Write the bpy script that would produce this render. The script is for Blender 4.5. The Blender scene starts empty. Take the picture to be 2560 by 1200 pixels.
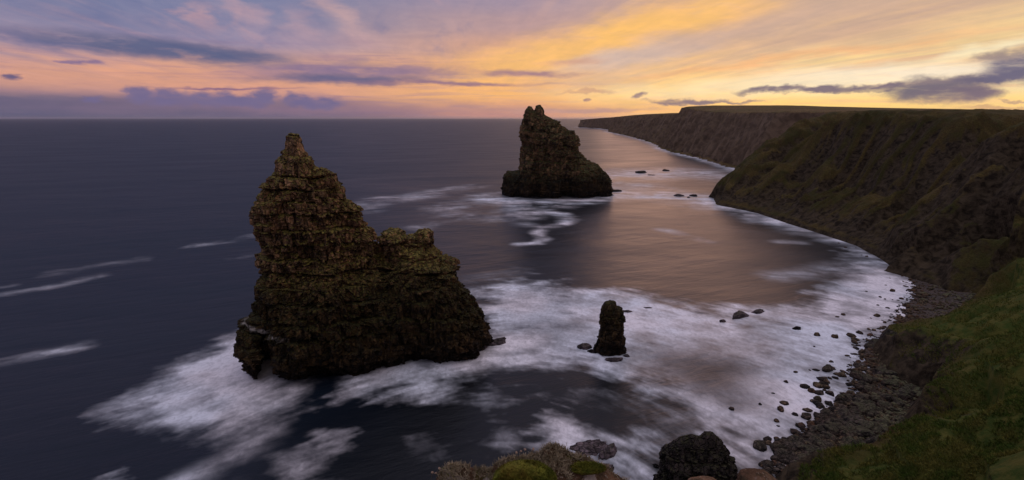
import bpy, math, random
import numpy as np
from mathutils import Vector

random.seed(7)
RNG = np.random.default_rng(7)
S = bpy.context.scene
COL = S.collection

# ------------------------------------------------------------------ camera
CAM_H = 62.0
F = 1300.0                                   # focal length in photo pixels (photo 2560 wide)
TH = math.atan(305.0 / F)                    # downward tilt
cam_d = bpy.data.cameras.new('camera')
cam = bpy.data.objects.new('camera', cam_d)
COL.objects.link(cam)
cam_d.sensor_width = 36.0
cam_d.lens = 36.0 * F / 2560.0
cam_d.clip_start = 0.1
cam_d.clip_end = 200000.0
cam.location = (0, 0, CAM_H)
cam.rotation_euler = (math.pi / 2 - TH, 0, 0)
S.camera = cam
S.view_settings.view_transform = 'Standard'
S.view_settings.look = 'None'
S.view_settings.exposure = 0.0
S.view_settings.gamma = 1.0
S.view_settings.use_curve_mapping = False
S.cycles.max_bounces = 6
S.cycles.diffuse_bounces = 3
S.cycles.glossy_bounces = 3
S.cycles.volume_bounces = 1

def ray(u, v):
    xn = (u - 1280.0) / F; yn = (600.0 - v) / F
    return (xn, math.cos(TH) + yn * math.sin(TH), -math.sin(TH) + yn * math.cos(TH))
def pz(u, v, z=0.0):
    """point of height z seen at photo position u, v"""
    d = ray(u, v); t = (z - CAM_H) / d[2]
    return (d[0] * t, d[1] * t, z)
def pY(u, v, Y):
    d = ray(u, v); t = Y / d[1]
    return (d[0] * t, Y, CAM_H + d[2] * t)
def azel(u, v):
    d = ray(u, v)
    return math.atan2(d[0], d[1]), math.atan2(d[2], math.hypot(d[0], d[1]))
def lin(c):
    return tuple(((x / 255.0 + 0.055) / 1.055) ** 2.4 if x > 10 else x / 255.0 / 12.92 for x in c) + (1.0,)

# ------------------------------------------------------------------ node helpers
class NT:
    def __init__(self, tree):
        self.t = tree; self.n = tree.nodes; self.l = tree.links
    def new(self, typ, **kw):
        nd = self.n.new(typ)
        for k, v in kw.items(): setattr(nd, k, v)
        return nd
    def put(self, sock, val):
        if isinstance(val, bpy.types.NodeSocket): self.l.new(val, sock)
        elif val is not None: sock.default_value = val
    def math(self, op, a, b=None, c=None, clamp=False):
        nd = self.new('ShaderNodeMath', operation=op, use_clamp=clamp)
        self.put(nd.inputs[0], a); self.put(nd.inputs[1], b); self.put(nd.inputs[2], c)
        return nd.outputs[0]
    def vmath(self, op, a, b=None, scale=None):
        nd = self.new('ShaderNodeVectorMath', operation=op)
        self.put(nd.inputs[0], a); self.put(nd.inputs[1], b)
        if scale is not None: self.put(nd.inputs['Scale'], scale)
        return nd.outputs['Value'] if op in ('LENGTH', 'DOT_PRODUCT') else nd.outputs[0]
    def mix(self, fac, a, b, mode='MIX'):
        nd = self.new('ShaderNodeMix', data_type='RGBA', blend_type=mode)
        self.put(nd.inputs[0], fac); self.put(nd.inputs[6], a); self.put(nd.inputs[7], b)
        return nd.outputs[2]
    def rng(self, v, a, b, c=0.0, d=1.0, kind='SMOOTHSTEP'):
        nd = self.new('ShaderNodeMapRange', interpolation_type=kind)
        self.put(nd.inputs[0], v)
        for i, x in enumerate((a, b, c, d)): self.put(nd.inputs[i + 1], x)
        return nd.outputs[0]
    def ramp(self, v, stops, interp='LINEAR'):
        nd = self.new('ShaderNodeValToRGB'); r = nd.color_ramp; r.interpolation = interp
        while len(r.elements) < len(stops): r.elements.new(0.5)
        for e, (p, c) in zip(r.elements, stops): e.position = p; e.color = c
        self.put(nd.inputs[0], v); return nd.outputs[0]
    def noise(self, vec, scale, detail=4.0, rough=0.5, dist=0.0, out=0, lac=2.0):
        nd = self.new('ShaderNodeTexNoise')
        self.put(nd.inputs['Vector'], vec)
        nd.inputs['Scale'].default_value = scale; nd.inputs['Detail'].default_value = detail
        nd.inputs['Roughness'].default_value = rough; nd.inputs['Distortion'].default_value = dist
        nd.inputs['Lacunarity'].default_value = lac
        return nd.outputs[out]
    def mapping(self, vec, loc=(0, 0, 0), rot=(0, 0, 0), scale=(1, 1, 1), kind='POINT'):
        nd = self.new('ShaderNodeMapping', vector_type=kind)
        self.put(nd.inputs[0], vec)
        nd.inputs['Location'].default_value = loc; nd.inputs['Rotation'].default_value = rot
        nd.inputs['Scale'].default_value = scale
        return nd.outputs[0]

# ------------------------------------------------------------------ world: dusk sky with cloud bands
SUN_AZ = azel(1820, 250)[0]
W = bpy.data.worlds.new('World'); S.world = W; W.use_nodes = True
W.node_tree.nodes.clear()
w = NT(W.node_tree)
tc = w.new('ShaderNodeTexCoord')
D = tc.outputs['Generated']
sep = w.new('ShaderNodeSeparateXYZ'); w.put(sep.inputs[0], D)
dx, dy, dz = sep.outputs
az = w.math('ARCTAN2', dx, dy)
el = w.math('ARCSINE', dz)
comb = w.new('ShaderNodeCombineXYZ'); w.put(comb.inputs[0], az); w.put(comb.inputs[1], el)
AE = comb.outputs[0]
# columns of the evening glow: elevation ramps at five compass directions
EL = [azel(1280, v)[1] for v in (290, 262, 235, 205, 170, 120, 60, 0)]
EMAX = 0.9
cols = {
    -0.90: [(86, 88, 114), (100, 96, 122), (140, 120, 138), (200, 150, 138), (196, 152, 150), (160, 146, 168), (120, 124, 156), (104, 113, 150)],
    -0.46: [(98, 94, 118), (126, 108, 130), (205, 150, 140), (222, 162, 134), (210, 158, 140), (158, 142, 166), (128, 130, 162), (120, 126, 160)],
    0.00: [(212, 150, 130), (236, 172, 122), (246, 184, 116), (244, 180, 118), (238, 176, 122), (212, 162, 138), (182, 150, 152), (160, 142, 160)],
    0.30: [(252, 196, 124), (253, 204, 124), (253, 210, 130), (252, 205, 130), (246, 198, 136), (230, 186, 146), (214, 172, 146), (204, 166, 150)],
    0.52: [(252, 204, 120), (252, 214, 134), (254, 226, 164), (254, 232, 196), (248, 214, 152), (224, 186, 146), (212, 176, 148), (202, 168, 148)],
    0.85: [(250, 206, 128), (253, 216, 140), (254, 230, 176), (250, 224, 178), (248, 210, 148), (240, 208, 152), (220, 186, 152), (208, 174, 150)],
}
def top_cols(k):
    wr = min(1, max(0, (k + 0.3) / 0.8))
    mixc = lambda a, b: tuple(a[i] + (b[i] - a[i]) * wr for i in range(3))
    return [(0.28, mixc((84, 98, 148), (190, 164, 164))), (0.5, mixc((118, 128, 176), (182, 166, 180))), (0.9, (208, 204, 222))]
prev = None; pk = None
for k in sorted(cols):
    st = [(max(e, 0) / EMAX, lin(c)) for e, c in zip(EL, cols[k])] + [(e / EMAX, lin(c)) for e, c in top_cols(k)]
    r = w.ramp(w.math('DIVIDE', el, EMAX, clamp=True), st, 'EASE')
    if prev is None: prev = r
    else: prev = w.mix(w.rng(az, pk, k), prev, r)
    pk = k
sky = prev
# behind the camera: plain dusk violet
back = w.ramp(w.math('DIVIDE', el, EMAX, clamp=True), [(0, lin((58, 62, 92))), (0.25, lin((84, 88, 122))), (0.6, lin((140, 140, 170))), (1, lin((208, 204, 222)))])
aab = w.math('ABSOLUTE', az)
sky = w.mix(w.rng(aab, 1.1, 1.9), sky, back)
# a real clear-sky term for the part of the light that comes from the open sky
nish = w.new('ShaderNodeTexSky', sky_type='NISHITA', sun_disc=False)
nish.sun_elevation = math.radians(1.0); nish.sun_rotation = SUN_AZ
nish.altitude = 60
sky = w.mix(0.05, sky, w.mix(1.0, nish.outputs[0], (0.12, 0.12, 0.12, 1), 'MULTIPLY'), 'ADD')
# high streaked cloud: parallel bands on a cloud plane, running to a vanishing point near u=1120
va = azel(1080, 290)[0]
zc = w.math('ADD', w.math('MAXIMUM', dz, 0.0), 0.035)
px_ = w.math('DIVIDE', dx, zc); py_ = w.math('DIVIDE', dy, zc)
cp = w.new('ShaderNodeCombineXYZ'); w.put(cp.inputs[0], px_); w.put(cp.inputs[1], py_)
P = w.mapping(cp.outputs[0], rot=(0, 0, va))
st1 = w.noise(w.mapping(P, scale=(0.55, 0.07, 1)), 1.6, 6, 0.55, 0.35)
st2 = w.noise(w.mapping(P, loc=(7, 3, 0), scale=(1.2, 0.13, 1)), 2.2, 5, 0.6, 0.3)
wt = w.noise(w.mapping(AE, scale=(9, 34, 1)), 1.0, 7, 0.58, 0.4)
m_r = w.rng(az, -0.1, 0.35)              # right hand side: creamy greys, left: violet
hi = w.rng(el, 0.03, 0.09)
c_str = w.mix(m_r, lin((128, 128, 162)), lin((178, 152, 150)))
vfade = w.rng(w.math('ABSOLUTE', w.math('SUBTRACT', az, va)), 0.05, 0.45, 0.15, 1.0)
f1 = w.math('MULTIPLY', w.rng(st1, 0.45, 0.68), w.math('MULTIPLY', w.math('MULTIPLY', hi, vfade), 0.62))
sky = w.mix(f1, sky, c_str)
c_hl = w.mix(m_r, lin((214, 164, 160)), lin((255, 206, 140)))
f2 = w.math('MULTIPLY', w.rng(st2, 0.50, 0.72), w.math('MULTIPLY', w.math('MULTIPLY', w.rng(el, 0.02, 0.06), vfade), 0.42))
sky = w.mix(f2, sky, c_hl)
# low horizontal streaks near the horizon
lo = w.noise(w.mapping(AE, scale=(5, 95, 1)), 1.0, 6, 0.6, 0.5)
c_lo = w.mix(w.rng(az, -0.3, 0.25), lin((146, 118, 146)), lin((240, 190, 150)))
f3 = w.math('MULTIPLY', w.math('MULTIPLY', w.rng(lo, 0.46, 0.68), w.rng(el, 0.15, 0.08)), 0.55)
sky = w.mix(f3, sky, c_lo)
mot = w.noise(w.mapping(AE, scale=(9, 13, 1)), 1.0, 6, 0.58, 0.5)
fm_ = w.math('MULTIPLY', w.math('MULTIPLY', w.rng(mot, 0.52, 0.72), w.rng(az, 0.05, -0.2)), w.math('MULTIPLY', w.rng(el, 0.08, 0.16), 0.5))
sky = w.mix(fm_, sky, lin((196, 158, 164)))
fm2 = w.math('MULTIPLY', w.math('MULTIPLY', w.rng(mot, 0.48, 0.30), w.rng(az, 0.05, -0.2)), w.math('MULTIPLY', w.rng(el, 0.06, 0.14), 0.5))
sky = w.mix(fm2, sky, lin((104, 114, 154)))
# warped direction used by the single clouds
nz1 = w.noise(w.mapping(AE, scale=(7, 22, 1)), 1.0, 7, 0.6, 0.25, out=1)
wv = w.vmath('MULTIPLY', w.vmath('SUBTRACT', nz1, (0.5, 0.5, 0.5)), (0.20, 0.034, 0))
AEW = w.vmath('ADD', AE, wv)
nz2 = w.noise(w.mapping(AE, scale=(22, 40, 1)), 1.0, 6, 0.6, 0.1, out=1)
wv2 = w.vmath('MULTIPLY', w.vmath('SUBTRACT', nz2, (0.5, 0.5, 0.5)), (0.060, 0.030, 0))
AEC = w.vmath('ADD', AE, wv2)
CTX = w.rng(w.noise(w.mapping(AE, loc=(3, 1, 0), scale=(16, 75, 1)), 1.0, 7, 0.62, 0.35), 0.30, 0.52, 0.62, 1.0)
def cloud(sky, u, v, hw, hh, tilt, col, op, soft=0.6, src=None, inner=0.0):
    a0, e0 = azel(u, v)
    a1 = azel(u + hw, v)[0] - a0; e1 = azel(u, v - hh)[1] - e0
    m = w.mapping(src or AEW, loc=(a0, e0, 0), rot=(0, 0, tilt), scale=(a1, e1, 1), kind='TEXTURE')
    ln = w.vmath('LENGTH', w.vmath('MULTIPLY', m, (1, 1, 0)))
    f = w.rng(ln, 1.0 + soft * 1.15, max(0.0, 1.0 - soft * 1.25))
    if inner < 0: return w.mix(w.math('MULTIPLY', f, op), sky, lin(col))
    return w.mix(w.math('MULTIPLY', w.math('MULTIPLY', f, CTX), op), sky, lin(col))
# broad glows
sky = cloud(sky, 1580, 74, 340, 42, 0.235, (255, 196, 112), 0.92, 0.85)
sky = cloud(sky, 1340, 150, 170, 42, 0.12, (253, 194, 118), 0.65, 0.85)
sky = cloud(sky, 1570, 140, 170, 22, 0.14, (222, 200, 190), 0.8, 0.7)
sky = cloud(sky, 1500, 195, 160, 30, 0.10, (208, 178, 160), 0.55, 0.8)
sky = cloud(sky, 1760, 100, 300, 24, 0.16, (196, 166, 156), 0.6, 0.8)
sky = cloud(sky, 2230, 188, 480, 24, 0.06, (255, 236, 208), 0.95, 0.7)
sky = cloud(sky, 2480, 112, 180, 12, 0.17, (255, 238, 196), 0.85, 0.8)
sky = cloud(sky, 1800, 222, 330, 22, 0.03, (254, 230, 184), 0.7, 0.8)
sky = cloud(sky, 2060, 40, 500, 40, 0.16, (198, 168, 152), 0.45, 0.8)
sky = cloud(sky, 1950, 150, 400, 9, 0.10, (250, 184, 128), 0.7, 0.8)
sky = cloud(sky, 2200, 60, 420, 40, 0.16, (206, 170, 148), 0.5, 0.8)
sky = cloud(sky, 500, 45, 26, 34, 0.3, (196, 156, 162), 0.7, 0.9)
sky = cloud(sky, 600, 30, 60, 26, -0.5, (190, 156, 166), 0.6, 0.9)
sky = cloud(sky, 860, 35, 90, 22, -0.45, (200, 164, 164), 0.7, 0.9)
sky = cloud(sky, 740, 60, 30, 30, -0.3, (190, 156, 164), 0.5, 0.9)
sky = cloud(sky, 200, 205, 380, 20, 0.0, (222, 160, 132), 0.6, 0.9)
sky = cloud(sky, 560, 195, 420, 26, -0.03, (226, 162, 132), 0.55, 0.9)
# violet bank on the left horizon, then the single dark clouds
BL = (94, 100, 134)
sky = cloud(sky, 260, 278, 760, 30, 0.0, (98, 95, 122), 0.8, 0.45)
sky = cloud(sky, 1010, 272, 520, 15, 0.0, (160, 124, 140), 0.55, 0.8)
sky = cloud(sky, 250, 50, 230, 34, -0.03, (100, 112, 152), 0.6, 0.9)
sky = cloud(sky, 90, 95, 190, 15, -0.10, (104, 108, 148), 0.85, 0.8)
sky = cloud(sky, 400, 122, 300, 24, -0.07, BL, 0.95, 0.5)
sky = cloud(sky, 560, 128, 170, 15, -0.03, BL, 0.8, 0.6)
sky = cloud(sky, 900, 180, 250, 22, 0.02, (128, 112, 146), 0.85, 0.6)
sky = cloud(sky, 870, 202, 170, 11, 0.0, (106, 102, 134), 0.95, 0.6)
sky = cloud(sky, 1130, 210, 190, 5, 0.0, (142, 112, 134), 0.9, 0.7)
sky = cloud(sky, 1310, 183, 95, 7, -0.03, (160, 124, 136), 0.9, 0.6)
sky = cloud(sky, 1430, 154, 80, 7, 0.05, (214, 164, 140), 0.8, 0.7)
sky = cloud(sky, 18, 189, 30, 7, 0.0, (98, 90, 126), 0.95, 0.5)
sky = cloud(sky, 8, 128, 28, 6, 0.0, (120, 104, 140), 0.9, 0.5)
sky = cloud(sky, 216, 153, 28, 6, -0.1, (140, 116, 146), 0.95, 0.5)
for (u, v, a, b) in ((235, 243, 30, 10), (340, 232, 34, 18), (420, 240, 50, 22), (500, 236, 36, 20),
                     (565, 240, 38, 20), (620, 248, 50, 15), (660, 238, 24, 22), (740, 244, 34, 18), (800, 254, 60, 12)):
    sky = cloud(sky, u, v + 6, a, b, 0.0, (116, 106, 142), 0.97, 0.38, AEC)
sky = cloud(sky, 560, 219, 120, 3, 0.0, (136, 104, 132), 0.9, 0.6)
sky = cloud(sky, 1450, 276, 170, 6, 0.0, (196, 152, 142), 0.85, 0.5)
sky = cloud(sky, 1467, 252, 13, 5, 0.0, (160, 126, 128), 0.95, 0.4, AEC)
sky = cloud(sky, 1470, 230, 62, 5, 0.0, (206, 160, 132), 0.8, 0.5, AEC)
sky = cloud(sky, 1597, 236, 25, 7, 0.15, (150, 126, 130), 0.95, 0.4, AEC)
sky = cloud(sky, 1720, 253, 100, 6, -0.02, (136, 118, 126), 0.95, 0.4, AEC)
sky = cloud(sky, 1850, 255, 60, 4, 0.0, (160, 136, 130), 0.9, 0.4, AEC)
sky = cloud(sky, 1930, 225, 80, 9, 0.03, (122, 108, 122), 0.95, 0.4, AEC)
sky = cloud(sky, 2060, 221, 70, 9, 0.0, (122, 108, 122), 0.95, 0.4, AEC)
sky = cloud(sky, 2190, 219, 90, 9, 0.03, (120, 106, 122), 0.95, 0.4, AEC)
sky = cloud(sky, 2330, 224, 120, 29, 0.10, (114, 106, 120), 0.97, 0.4, AEC)
sky = cloud(sky, 2390, 238, 90, 22, 0.0, (122, 108, 122), 0.8, 0.5, AEC)
sky = cloud(sky, 2440, 232, 60, 22, 0.0, (124, 108, 122), 0.92, 0.45, AEC)
sky = cloud(sky, 2380, 200, 100, 8, 0.12, (140, 124, 128), 0.9, 0.5, AEC)
sky = cloud(sky, 2500, 193, 130, 9, 0.06, (108, 100, 122), 0.97, 0.4, AEC)
sky = cloud(sky, 2555, 165, 115, 38, 0.12, (112, 106, 128), 0.97, 0.4, AEC)
sky = cloud(sky, 2480, 143, 60, 10, 0.1, (150, 132, 132), 0.8, 0.6, AEC)
sky = cloud(sky, 2560, 252, 60, 3, 0.0, (190, 156, 130), 0.8, 0.5, AEC)
sky = cloud(sky, 2500, 272, 110, 5, 0.0, (206, 160, 124), 0.7, 0.5, AEC)
# fine wisps over everything
fw = w.noise(w.mapping(P, loc=(2, 9, 0), scale=(2.6, 0.5, 1)), 1.5, 8, 0.66, 0.5)
fw2 = w.noise(w.mapping(AE, scale=(14, 60, 1)), 1.0, 8, 0.62, 0.6)
fwm = w.math('ADD', w.math('MULTIPLY', w.rng(fw, 0.3, 0.7, -0.5, 0.5), w.rng(el, 0.02, 0.08)), w.rng(fw2, 0.3, 0.7, -0.5, 0.5))
sky = w.mix(1.0, sky, w.new('ShaderNodeCombineColor').outputs[0], 'MULTIPLY')
cc_ = [n for n in w.n if n.bl_idname == 'ShaderNodeCombineColor'][-1]
w.put(cc_.inputs[0], w.math('ADD', 1.0, w.math('MULTIPLY', fwm, 0.11))); w.put(cc_.inputs[1], w.math('ADD', 1.0, w.math('MULTIPLY', fwm, 0.085))); w.put(cc_.inputs[2], w.math('ADD', 1.0, w.math('MULTIPLY', fwm, 0.04)))
# below the horizon
sky = w.mix(w.rng(dz, 0.0, -0.02), sky, lin((60, 62, 86)))
bg = w.new('ShaderNodeBackground'); w.put(bg.inputs[0], sky); bg.inputs[1].default_value = 1.0
wo = w.new('ShaderNodeOutputWorld'); w.l.new(bg.outputs[0], wo.inputs[0])

# the sun is just under the skyline: only a weak broad warm glow from its direction is left
sun_d = bpy.data.lights.new('sun', 'SUN'); sun = bpy.data.objects.new('sun', sun_d); COL.objects.link(sun)
sun_d.energy = 0.17; sun_d.angle = math.radians(26); sun_d.color = (1.0, 0.53, 0.40)
sel = math.radians(8)
sv = Vector((math.sin(SUN_AZ) * math.cos(sel), math.cos(SUN_AZ) * math.cos(sel), math.sin(sel)))
sun.rotation_euler = sv.to_track_quat('Z', 'Y').to_euler()

# ------------------------------------------------------------------ numpy noise
def _h(ix, iy, iz, seed):
    h = (ix.astype(np.uint32) * np.uint32(374761393) + iy.astype(np.uint32) * np.uint32(668265263)
         + iz.astype(np.uint32) * np.uint32(2246822519) + np.uint32((seed * 3266489917) & 0xffffffff))
    h = (h ^ (h >> np.uint32(13))) * np.uint32(1274126177)
    h = (h ^ (h >> np.uint32(16))) * np.uint32(2654435761)
    h = h ^ (h >> np.uint32(15))
    return h.astype(np.float32) / np.float32(4294967295.0)
def rnd(ix, iy=0, iz=0, seed=0):
    ix = np.floor(np.asarray(ix, dtype=np.float64)).astype(np.int64)
    iy = np.broadcast_to(np.floor(np.asarray(iy, dtype=np.float64)).astype(np.int64), ix.shape)
    iz = np.broadcast_to(np.floor(np.asarray(iz, dtype=np.float64)).astype(np.int64), ix.shape)
    return _h(ix, iy, iz, seed)
def vn2(x, y, seed=0):
    x = np.asarray(x, dtype=np.float64); y = np.asarray(y, dtype=np.float64)
    xi = np.floor(x); yi = np.floor(y); fx = x - xi; fy = y - yi
    fx = fx * fx * (3 - 2 * fx); fy = fy * fy * (3 - 2 * fy)
    xi = xi.astype(np.int64); yi = yi.astype(np.int64); z = np.zeros_like(xi)
    a = _h(xi, yi, z, seed); b = _h(xi + 1, yi, z, seed); c = _h(xi, yi + 1, z, seed); d = _h(xi + 1, yi + 1, z, seed)
    return (a + (b - a) * fx) * (1 - fy) + (c + (d - c) * fx) * fy
def vn3(x, y, z, seed=0):
    zi = np.floor(z); fz = z - zi; fz = fz * fz * (3 - 2 * fz)
    x = np.asarray(x, dtype=np.float64); y = np.asarray(y, dtype=np.float64)
    xi = np.floor(x); yi = np.floor(y); fx = x - xi; fy = y - yi
    fx = fx * fx * (3 - 2 * fx); fy = fy * fy * (3 - 2 * fy)
    xi = xi.astype(np.int64); yi = yi.astype(np.int64); zi = zi.astype(np.int64)
    out = 0
    for k in (0, 1):
        a = _h(xi, yi, zi + k, seed); b = _h(xi + 1, yi, zi + k, seed)
        c = _h(xi, yi + 1, zi + k, seed); d = _h(xi + 1, yi + 1, zi + k, seed)
        q = (a + (b - a) * fx) * (1 - fy) + (c + (d - c) * fx) * fy
        out = out + q * (fz if k else 1 - fz)
    return out
def fbm2(x, y, o=4, seed=0, g=0.5):
    s = 0; a = 1.0; t = 0
    for i in range(o):
        s = s + a * vn2(x * 2 ** i + 17.3 * i, y * 2 ** i - 9.1 * i, seed + i); t += a; a *= g
    return s / t
def fbm3(x, y, z, o=4, seed=0, g=0.5):
    s = 0; a = 1.0; t = 0
    for i in range(o):
        s = s + a * vn3(x * 2 ** i + 17.3 * i, y * 2 ** i - 9.1 * i, z * 2 ** i + 3.7 * i, seed + i); t += a; a *= g
    return s / t
def ridged(x, y, o=4, seed=0):
    s = 0; a = 1.0; t = 0
    for i in range(o):
        s = s + a * (1 - np.abs(2 * vn2(x * 2 ** i + 5.3 * i, y * 2 ** i - 2.1 * i, seed + i) - 1)); t += a; a *= 0.5
    return s / t
def sst(a, b, x):
    t = np.clip((x - a) / (b - a), 0, 1); return t * t * (3 - 2 * t)
def seg_info(px, py, poly, zs=None):
    """distance to a polyline, and an interpolated value along it"""
    best = np.full(px.shape, 1e9); val = np.zeros(px.shape)
    for i in range(len(poly) - 1):
        ax, ay = poly[i][:2]; bx, by = poly[i + 1][:2]
        ex, ey = bx - ax, by - ay; L = ex * ex + ey * ey + 1e-9
        t = np.clip(((px - ax) * ex + (py - ay) * ey) / L, 0, 1)
        d = np.hypot(px - ax - t * ex, py - ay - t * ey)
        m = d < best; best = np.where(m, d, best)
        if zs is not None: val = np.where(m, zs[i] + (zs[i + 1] - zs[i]) * t, val)
    return best, val
def poly_sd(px, py, poly):
    """signed distance, positive inside"""
    pts = [p[:2] for p in poly]; pts.append(pts[0])
    d, _ = seg_info(px, py, pts)
    ins = np.zeros(px.shape, bool)
    for i in range(len(pts) - 1):
        ax, ay = pts[i]; bx, by = pts[i + 1]
        if ay == by: continue
        ins ^= ((ay > py) != (by > py)) & (px < (bx - ax) * (py - ay) / (by - ay) + ax)
    return np.where(ins, d, -d)

# ------------------------------------------------------------------ mesh helpers
def mesh_np(name, co, quads, mat, smooth=True, parent=None, attrs=None):
    me = bpy.data.meshes.new(name)
    co = np.ascontiguousarray(co, dtype=np.float32); quads = np.ascontiguousarray(quads, dtype=np.int32)
    n = quads.shape[1]
    me.vertices.add(len(co)); me.vertices.foreach_set('co', co.ravel())
    me.loops.add(quads.size); me.loops.foreach_set('vertex_index', quads.ravel())
    me.polygons.add(len(quads))
    me.polygons.foreach_set('loop_start', np.arange(0, quads.size, n, dtype=np.int32))
    me.update(calc_edges=True)
    me.polygons.foreach_set('use_smooth', np.full(len(quads), smooth, dtype=bool))
    for k, v in (attrs or {}).items():
        at = me.attributes.new(k, 'FLOAT', 'POINT'); at.data.foreach_set('value', np.asarray(v, dtype=np.float32).ravel())
    me.materials.append(mat)
    o = bpy.data.objects.new(name, me); COL.objects.link(o)
    if parent is not None: o.parent = parent
    return o
def grid_quads(n, m, wrap=False):
    i = np.arange(n - 1)[:, None]; j = np.arange(m if wrap else m - 1)[None, :]; j2 = (j + 1) % m
    return np.stack([i * m + j, (i + 1) * m + j, (i + 1) * m + j2, i * m + j2], -1).reshape(-1, 4)
def tag(o, label=None, cat=None, group=None, kind=None):
    if label: o['label'] = label
    if cat: o['category'] = cat
    if group: o['group'] = group
    if kind: o['kind'] = kind
    return o
def surface_nets(Fd, org, h):
    """quads round the region Fd < 0"""
    s = Fd < 0
    nx, ny, nz = Fd.shape
    c = np.zeros((nx - 1, ny - 1, nz - 1), np.int8)
    for a in (0, 1):
        for b in (0, 1):
            for d in (0, 1):
                c += s[a:nx - 1 + a, b:ny - 1 + b, d:nz - 1 + d]
    act = (c > 0) & (c < 8)
    idx = np.full(act.shape, -1, np.int32); ii = np.argwhere(act); idx[act] = np.arange(len(ii))
    acc = np.zeros((len(ii), 3)); cnt = np.zeros(len(ii))
    X, Y, Z = ii.T
    for ax in range(3):
        oth = [k for k in range(3) if k != ax]
        for p in (0, 1):
            for q in (0, 1):
                o = [0, 0, 0]; o[oth[0]] = p; o[oth[1]] = q
                e = list(o); e[ax] += 1
                f0 = Fd[X + o[0], Y + o[1], Z + o[2]]; f1 = Fd[X + e[0], Y + e[1], Z + e[2]]
                m = (f0 < 0) != (f1 < 0)
                t = np.where(m, f0 / np.where(m, f0 - f1, 1), 0)
                v = np.zeros((len(ii), 3)); v[:, oth[0]] = p; v[:, oth[1]] = q; v[:, ax] = t
                acc += v * m[:, None]; cnt += m
    co = (ii + acc / cnt[:, None]) * h + np.asarray(org)
    qs = []
    for ax in range(3):
        u, v = (ax + 1) % 3, (ax + 2) % 3
        sl0 = [slice(1, -1)] * 3; sl1 = [slice(1, -1)] * 3
        sl0[ax] = slice(0, -1); sl1[ax] = slice(1, None)
        a = s[tuple(sl0)]; b = s[tuple(sl1)]
        e = np.argwhere(a != b); flip = a[a != b]
        base = e.copy(); base[:, u] += 1; base[:, v] += 1
        def g(du, dv):
            w_ = base.copy(); w_[:, u] -= du; w_[:, v] -= dv
            return idx[w_[:, 0], w_[:, 1], w_[:, 2]]
        q = np.stack([g(1, 1), g(0, 1), g(0, 0), g(1, 0)], 1)
        q[~flip] = q[~flip][:, ::-1]
        qs.append(q)
    q = np.concatenate(qs); q = q[(q >= 0).all(1)]
    return co, q
def vnormals(co, q):
    a = co[q[:, 2]] - co[q[:, 0]]; b = co[q[:, 3]] - co[q[:, 1]]
    n = np.cross(a, b); out = np.zeros_like(co)
    for k in range(4): 
        for c in range(3): out[:, c] += np.bincount(q[:, k], n[:, c], len(co))
    return out / (np.linalg.norm(out, axis=1)[:, None] + 1e-9)

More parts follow.
